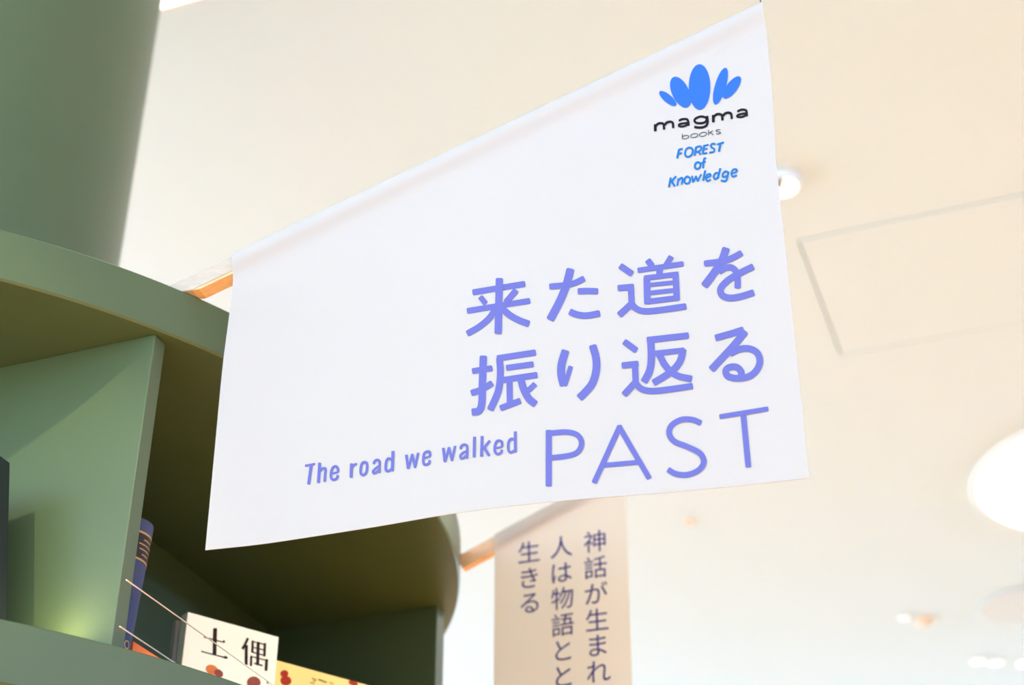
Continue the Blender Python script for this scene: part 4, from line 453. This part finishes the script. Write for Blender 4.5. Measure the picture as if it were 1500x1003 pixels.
def rod(name, pt, n, rd, rn, s0, s1, label, depth, h_lath, h_lit, cut=None):
    """rectangular lath along pt(s); its upper side may carry painted-on daylight; cut trims the foot flat on the shelf"""
    p0, p1 = pt(s0), pt(s1)
    L = (p1 - p0).length
    org = p0 - n * .0055 - rn * ((h_lath + h_lit) / 2)
    r = thing(name, label, 'rod', p0)
    def piece(nm, m, o0, w, h, dy):
        bm = bmesh.new(); frame_box(bm, o0 - n * dy, rd, n, rn, L, w + 2 * dy, h)
        if cut is not None:
            g_ = bm.verts[:] + bm.edges[:] + bm.faces[:]
            res = bmesh.ops.bisect_plane(bm, geom=g_, plane_co=Vector((0, 0, cut)), plane_no=UP, clear_inner=True)
            bmesh.ops.holes_fill(bm, edges=[e for e in bm.edges if e.is_boundary])
        return link(nm, bm, m, r, bevel=.0008)
    piece('lath', 'rod', org, depth, h_lath, 0)
    if h_lit:
        piece('lit_side', 'rodlit', org + rn * h_lath, depth, h_lit, .0006)['label'] = 'upper side of the lath, painted pale as if lit'
    return r

def rod_line(s): return rod_pt(s) + N1 * .004
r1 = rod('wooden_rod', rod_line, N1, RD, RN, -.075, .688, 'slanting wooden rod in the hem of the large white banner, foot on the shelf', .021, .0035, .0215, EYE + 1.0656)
# short dark cord from the rod's high end up to the ceiling
hi = P0 + T1 * .7035 + N1 * .003 + UP * (EYE + 1.0885 + .397 * .7035)
bm = bmesh.new(); tube(bm, hi, Vector((hi.x, hi.y, CEIL)), .0009, 8)
link('cord', bm, 'cord', r1, smooth=True)['label'] = 'thin dark cord'
settle(r1)

# second banner, further back and lower in view
Q0 = Vector((-0.07917976, 2.29074235, 0))
ang2 = math.radians(-18)
T2 = Vector((math.cos(ang2), math.sin(ang2), 0)); N2 = Vector((-T2.y, T2.x, 0))
def surf2(s, z, lift=0.0):
    zt = 1.0605 + .41 * s
    d = min(1, max(0, (zt - z) / .1))
    o = (.0035 * math.sin((s - .055) * 26 + .4)) * d
    o += -0.006 * math.exp(-(((zt - z) - .014) / .016) ** 2)
    return Q0 + T2 * s + N2 * (o - lift) + UP * (z + EYE)
b2 = thing('hanging_banner', 'narrow beige banner with columns of small indigo Japanese writing, behind the large white one', 'banner', Q0 + T2 * .16 + UP * (EYE + .55))
cloth('cloth', 'cloth2', b2, lambda v: .053 + .002 * v, lambda v: .2635 + .005 * v, lambda s: .55, lambda s: 1.0605 + .41 * s, surf2, 50, 80)
RD2 = (T2 + UP * .41).normalized(); RN2 = RD2.cross(N2).normalized()
if RN2.z < 0: RN2 = -RN2
def rod2_line(s): return Q0 + T2 * s + UP * (EYE + 1.0605 + .41 * s) - RN2 * .0135 + N2 * .006
bm = bmesh.new(); rings = []
for i in range(25):
    s = .0545 + .2135 * i / 24; cpt = rod2_line(s)
    rings.append([bm.verts.new(cpt + N2 * (math.cos(2 * math.pi * k / 20) * .012) + RN2 * (math.sin(2 * math.pi * k / 20) * .0138)) for k in range(20)])
for p, n in zip(rings, rings[1:]):
    for k in range(20): bm.faces.new((p[k], p[(k + 1) % 20], n[(k + 1) % 20], n[k]))
link('rod_sleeve', bm, 'cloth2', b2, smooth=True, angle=80)

def text_column(chars, s_c, z_list, em, parent, label):
    """one column of upright characters, made from Blender's own font and laid on the cloth"""
    bm = bmesh.new()
    for ch, zc in zip(chars, z_list):
        cu = bpy.data.curves.new('glyph', 'FONT'); cu.body = ch; cu.size = em; cu.offset = 0; cu.resolution_u = 4
        ob = bpy.data.objects.new('glyph', cu); COL.objects.link(ob)
        bpy.context.view_layer.update()
        me = bpy.data.meshes.new_from_object(ob.evaluated_get(bpy.context.evaluated_depsgraph_get()))
        n0 = len(bm.verts); bm.from_mesh(me); bm.verts.ensure_lookup_table()
        vs = bm.verts[n0:]
        cx = .5 * em
        ys = [v.co.y for v in vs]; cy = (min(ys) + max(ys)) / 2 if ys else 0
        xs = [v.co.x for v in vs]; cx = (min(xs) + max(xs)) / 2 if xs else 0
        for v in vs: v.co = surf2(s_c + v.co.x - cx, zc + v.co.y - cy, .0009)
        bpy.data.objects.remove(ob); bpy.data.curves.remove(cu); bpy.data.meshes.remove(me)
    o = link('lettering', bm, 'navyink', parent); o['label'] = label
ZR = [1.0465, 1.0035, .962, .9195, .879, .839]
text_column('神話が生まれ', .2170, ZR, .0385, b2, 'right-hand column of indigo characters')
text_column('人は物語とと', .1630, ZR, .0385, b2, 'middle column of indigo characters')
text_column('生きる', .1105, ZR[:3], .0385, b2, 'short left-hand column of indigo characters')
settle(b2)
r2 = rod('wooden_rod', rod2_line, N2, RD2, RN2, -.008, .268, 'short orange wooden rod in the top hem of the narrow beige banner', .014, .0245, 0)
settle(r2)
# ------------------------------------------------------------------ books
SH = EYE + 0.6155                              # top of the lower shelf in view

def flat_book(name, label, org, ex, ey, w, h, t, cover, ez=UP):
    """paperback: front cover in the plane ex/ez at org, thickness along ey (away from the viewer)"""
    r = thing(name, label, 'book', org, 'books on the round shelf')
    bm = bmesh.new()
    frame_box(bm, org, ex, ey, ez, w, .0009, h)                    # front cover
    frame_box(bm, org + ey * (t - .0009), ex, ey, ez, w, .0009, h)  # back cover
    frame_box(bm, org, ex, ey, ez, .0012, t, h)                    # spine
    link('cover', bm, cover, r)
    bm = bmesh.new()
    frame_box(bm, org + ex * .0012 + ey * .0009 + ez * .0012, ex, ey, ez, w - .0035, t - .0018, h - .0024)
    link('page_block', bm, 'pages', r)
    return r

# cream book with two large characters
c1 = Vector((-0.41359523, 1.9064996, 0)); cdir = math.radians(38.906)
CX = Vector((math.cos(cdir), math.sin(cdir), 0)); CY = Vector((-CX.y, CX.x, 0))
bk1 = flat_book('book', 'cream paperback facing out with two large black characters and clay figures', c1 + UP * SH, CX, CY, .1353, .8 - .6155, .016, 'cream')
def surfb(u, z, lift=0.0): return c1 + CX * u - CY * lift + UP * (EYE + z)
for k_, st_ in enumerate((DATA['doguu'][:7], DATA['doguu'][7:])):
    DATA['_f'] = st_; strips('title_lettering', ['_f'], 'brownink', bk1, surfb, .0003)
part(strips('figure_print', ['figure_orange'], 'orangeink', bk1, surfb, .0003, True), 'orange part of a printed clay figure')
for i_, st_ in enumerate(DATA['figure_brown']):
    DATA['_f'] = [st_]; part(strips('figure_print', ['_f'], 'rust', bk1, surfb, .00035, True), 'brown printed clay figure')
settle(bk1)
# grey book standing behind it
g0 = c1 + CX * -.0042 + CY * .022
bkg = flat_book('book', 'grey book standing behind the cream paperback, only a strip showing', g0 + UP * SH, CX, CY, .125, .795 - .6155, .008, 'grey'); settle(bkg)
# yellow book
y1 = Vector((-0.30713386, 2.01267705, 0)); y2 = Vector((-0.20541009, 2.09676911, 0))
YX = (y2 - y1).normalized(); YY = Vector((-YX.y, YX.x, 0))
bky = flat_book('book', 'yellow book with dark red figures, right of the cream paperback', y1 - YX * .008 + UP * SH, YX, YY, .16, .775 - .6155, .018, 'yellow')
def surfy(u, z, lift=0.0): return y1 + YX * u - YY * lift + UP * (EYE + z)
for st_ in DATA['yellow_red']:
    DATA['_f'] = [st_]; strips('figure_print', ['_f'], 'red', bky, surfy, .0003, True)
strips('title_lettering', ['yellow_text'], 'tan', bky, surfy, .0003)
settle(bky)
# orange booklet on its long edge
ox0 = Vector((-.440, 1.700, 0)); ox = Vector((.022, .058, 0)).normalized()
bko = flat_book('booklet', 'low orange booklet on its side, between the blue book and the cream paperback', Vector((-.432, 1.722, SH)), ox, Vector((-ox.y, ox.x, 0)), .12, .0715, .008, 'orange'); settle(bko)

# thick blue cloth-bound book with a rounded spine
def blue_book():
    lean = math.radians(3.0)
    W, D, Hh = .046, .15, .2005
    r = thing('book', 'thick blue cloth-bound book with dark gilt-edged band on its rounded spine', 'book', (0, 0, 0), 'books on the round shelf')
    edge = Vector((-.4330, 1.704, SH))          # foot of the spine's far corner
    zx = (UP + Vector((.055, .005, 0))).normalized()
    wx = -B; wx = (wx - zx * wx.dot(zx)).normalized()
    dx = zx.cross(wx)
    if dx.dot(A) < 0: dx = -dx                 # outwards
    r.location = edge
    def P(w, d, h): return edge + wx * w + dx * d + zx * h
    def spine(w): return .011 * (1 - ((w - W / 2) / (W / 2)) ** 2)
    bm = bmesh.new()
    out = [(0, -D), (.0028, -D), (.0028, -.004), (W - .0028, -.004), (W - .0028, -D), (W, -D)]
    arc = [(W * (1 - i / 14), spine(W * (1 - i / 14))) for i in range(15)]
    prof = out + arc
    lo = [bm.verts.new(P(w, d, 0)) for w, d in prof]; hi_ = [bm.verts.new(P(w, d, Hh)) for w, d in prof]
    bm.faces.new(lo); bm.faces.new(hi_[::-1])
    for i in range(len(prof)): bm.faces.new((lo[i], lo[(i + 1) % len(prof)], hi_[(i + 1) % len(prof)], hi_[i]))
    link('cover', bm, 'bluebook', r, smooth=True, angle=30)
    bm = bmesh.new(); frame_box(bm, P(.0028, -D + .004, .003), wx, dx, zx, W - .0056, D - .009, Hh - .006)
    link('page_block', bm, 'pages', r)
    def wrap(name, h0, h1, m, l, w0=0.0, w1=1.0):
        bm = bmesh.new(); a = []; b = []
        for i in range(15):
            w = W * (w0 + (w1 - w0) * i / 14)
            a.append(bm.verts.new(P(w, spine(w) + l, h0))); b.append(bm.verts.new(P(w, spine(w) + l, h1)))
        for i in range(14): bm.faces.new((a[i], a[i + 1], b[i + 1], b[i]))
        return link(name, bm, m, r, smooth=True)
    wrap('spine_band', .1515, .1835, 'band', .0003)
    wrap('gilt_line', .1825, .1850, 'gold', .0005); wrap('gilt_line', .1500, .1525, 'gold', .0005)
    for k, (a, b) in enumerate(((.30, .62), (.22, .74), (.25, .70), (.34, .60))):
        wrap('gilt_lettering', .1752 - k * .006, .1766 - k * .006, 'gold', .0006, a, b)
    bm = bmesh.new()
    for i in range(20):
        q0, q1 = 2 * math.pi * i / 20, 2 * math.pi * (i + 1) / 20
        f = [(q0, .005), (q1, .005), (q1, .0036), (q0, .0036)]
        bm.faces.new([bm.verts.new(P(W * .5 + rr * math.cos(q), spine(W * .5 + rr * math.cos(q)) + .0006, .050 + rr * math.sin(q))) for q, rr in f])
    link('gilt_ring', bm, 'gold', r)
    return r
settle(blue_book())

# dark book leaning at the left, mostly outside the frame
def dark_book():
    foot = Vector((-.524, 1.519, SH)); top = Vector((-.560, 1.534, SH + .215))
    ez = (top - foot).normalized(); ex = (-A - ez * (-A).dot(ez)).normalized(); ey = B
    r = flat_book('book', 'dark navy book leaning in front of the green core panel at the left edge', foot, ex, ey, .15, .215, .022, 'navy', ez)
    settle(r)
dark_book()

# glow source added behind the rim to brighten the foot of the divider
pk = KC + A * .722 - B * .480 + UP * SH
pl = thing('added_glow_light', 'small round warm glow source added on the shelf to brighten the green divider', 'light', pk)
bm = bmesh.new(); lathe(bm, [(.011, 0), (.011, .005), (.009, .006)], pk, 32); link('housing', bm, 'white', pl, smooth=True)
bm = bmesh.new(); lathe(bm, [(.0085, .006), (.0085, .0065)], pk, 32); link('diffuser', bm, 'puck', pl, smooth=True)
settle(pl)

# ------------------------------------------------------------------ ceiling fittings
def fitting(name, label, cat, x, y, parts, group=None):
    base = Vector((x, y, CEIL))
    r = thing(name, label, cat, base, group)
    for pn, prof, m in parts:
        bm = bmesh.new(); lathe(bm, prof, base, 64); link(pn, bm, m, r, smooth=True, angle=40)
    settle(r); return r

fitting('downlight', 'round white downlight on the ceiling beside the right edge of the large white banner', 'ceiling light', .735, 3.44,
        [('housing', [(.047, -.0005), (.050, -.018), (.046, -.026), (.040, -.026)], 'white'), ('diffuser', [(.0395, -.0262), (.0395, -.028)], 'lamp')])
bm = bmesh.new(); frame_box(bm, Vector((.712, 3.396, CEIL - .0300)), Vector((1, 0, 0)), Vector((0, 1, 0)), UP, .020, .045, .0012)
o = link('aiming_tab', bm, 'greytrim', bpy.data.objects['downlight']); o['label'] = 'small grey tab'
settle(bpy.data.objects['downlight'])
fitting('round_ceiling_light', 'very large round glowing ceiling light cut by the right edge of the picture', 'ceiling light', 2.19, 5.14,
        [('rim', [(.518, -.0005), (.520, -.008), (.517, -.012), (.512, -.012)], 'white'), ('diffuser', [(.5115, -.011), (.40, -.018), (.1, -.021)], 'lamp')])
fitting('round_ceiling_grille', 'pale grey round ceiling grille beyond the large glowing light', 'ceiling grille', 2.188, 6.353,
        [('rim', [(.19, -.0005), (.195, -.008), (.18, -.01), (.172, -.01)], 'greydisc'), ('grille', [(.171, -.008), (.1, -.006), (.02, -.006)], 'greydisc')])
fitting('sprinkler', 'tiny amber ceiling sprinkler under the lower right corner of the large white banner', 'sprinkler', .681, 5.547,
        [('cover_plate', [(.022, -.0005), (.020, -.005), (.012, -.006)], 'amber'), ('head', [(.006, -.006), (.006, -.018), (.011, -.02), (.011, -.022)], 'amber')])
fitting('smoke_detector', 'small amber-tinted round detector on the far ceiling left of the grey grille', 'detector', 1.795, 6.525,
        [('base', [(.045, -.0005), (.045, -.008), (.038, -.013)], 'amber'), ('dome', [(.026, -.013), (.020, -.022), (.010, -.026)], 'amber')])
fitting('downlight', 'small white far downlight touching the amber-tinted detector', 'ceiling light', 1.70, 6.49,
        [('rim', [(.030, -.0005), (.030, -.006), (.024, -.007)], 'white'), ('diffuser', [(.0235, -.0065), (.0235, -.0075)], 'lampcool')])
fitting('downlight', 'far bluish downlight, left one of the close pair at the lower right', 'ceiling light', 2.145, 7.00,
        [('rim', [(.04, -.0005), (.04, -.006), (.033, -.007)], 'white'), ('diffuser', [(.0325, -.0065), (.0325, -.0075)], 'lampcool')])
fitting('downlight', 'far bluish downlight, right one of the close pair at the lower right', 'ceiling light', 2.232, 7.02,
        [('rim', [(.04, -.0005), (.04, -.006), (.033, -.007)], 'white'), ('diffuser', [(.0325, -.0065), (.0325, -.0075)], 'lampcool')])
fitting('downlight', 'far white downlight cut by the right edge of the picture near its bottom', 'ceiling light', 2.37, 7.03,
        [('rim', [(.04, -.0005), (.04, -.006), (.033, -.007)], 'white'), ('diffuser', [(.0325, -.0065), (.0325, -.0075)], 'lamp')])

for (fx_, fy_), where in zip(FLOOR_SPOTS, ('to the right of the viewer', 'right of the large white banner', 'beyond the far end of the hatch', 'just behind the viewer', 'left of the viewer', 'behind the bookshelf', 'far left of the bookshelf')):  # rims for the added floor-bounce spots
    fitting('floor_bounce_lamp', 'added warm floor-bounce lamp ' + where + ', outside the picture', 'ceiling light', fx_, fy_,
            [('rim', [(.062, -.0005), (.062, -.004), (.050, -.005)], 'white')])

# rectangular luminous panel beside the column, its edge just enters the frame
e0 = Vector((-.80, 2.777, CEIL))
lp = thing('light_panel', 'rectangular glowing ceiling panel whose edge shows at the top beside the green column', 'ceiling light', e0)
bm = bmesh.new(); frame_box(bm, e0 - A * .9 - B * .62 - UP * .012, A, B, UP, 1.3, .62, .0115); link('frame', bm, 'white', lp, bevel=.002)
bm = bmesh.new(); frame_box(bm, e0 - A * .885 - B * .605 - UP * .0135, A, B, UP, 1.27, .59, .0015); link('diffuser', bm, 'lamp', lp)
settle(lp)

# ceiling spotlights whose beams fall on the shelf
for (frm, to, *_r, where) in SPOTS:
    sdir = (to - frm).normalized()
    sp = thing('ceiling_spotlight', 'black ceiling spotlight ' + where + ', aimed at the round bookshelf', 'spotlight', (frm.x, frm.y, CEIL))
    bm = bmesh.new(); lathe(bm, [(.028, -.13), (.040, -.12), (.045, -.02), (.045, -.004)], frm, 32, sdir); link('lamp_head', bm, 'black', sp, smooth=True)
    bm = bmesh.new(); tube(bm, frm - sdir * .10, Vector((frm.x, frm.y, CEIL - .02)), .009); link('stem', bm, 'black', sp, smooth=True)
    bm = bmesh.new(); lathe(bm, [(.055, -.02), (.055, -.0005)], Vector((frm.x, frm.y, CEIL)), 32); link('ceiling_plate', bm, 'black', sp, smooth=True)
    settle(sp)
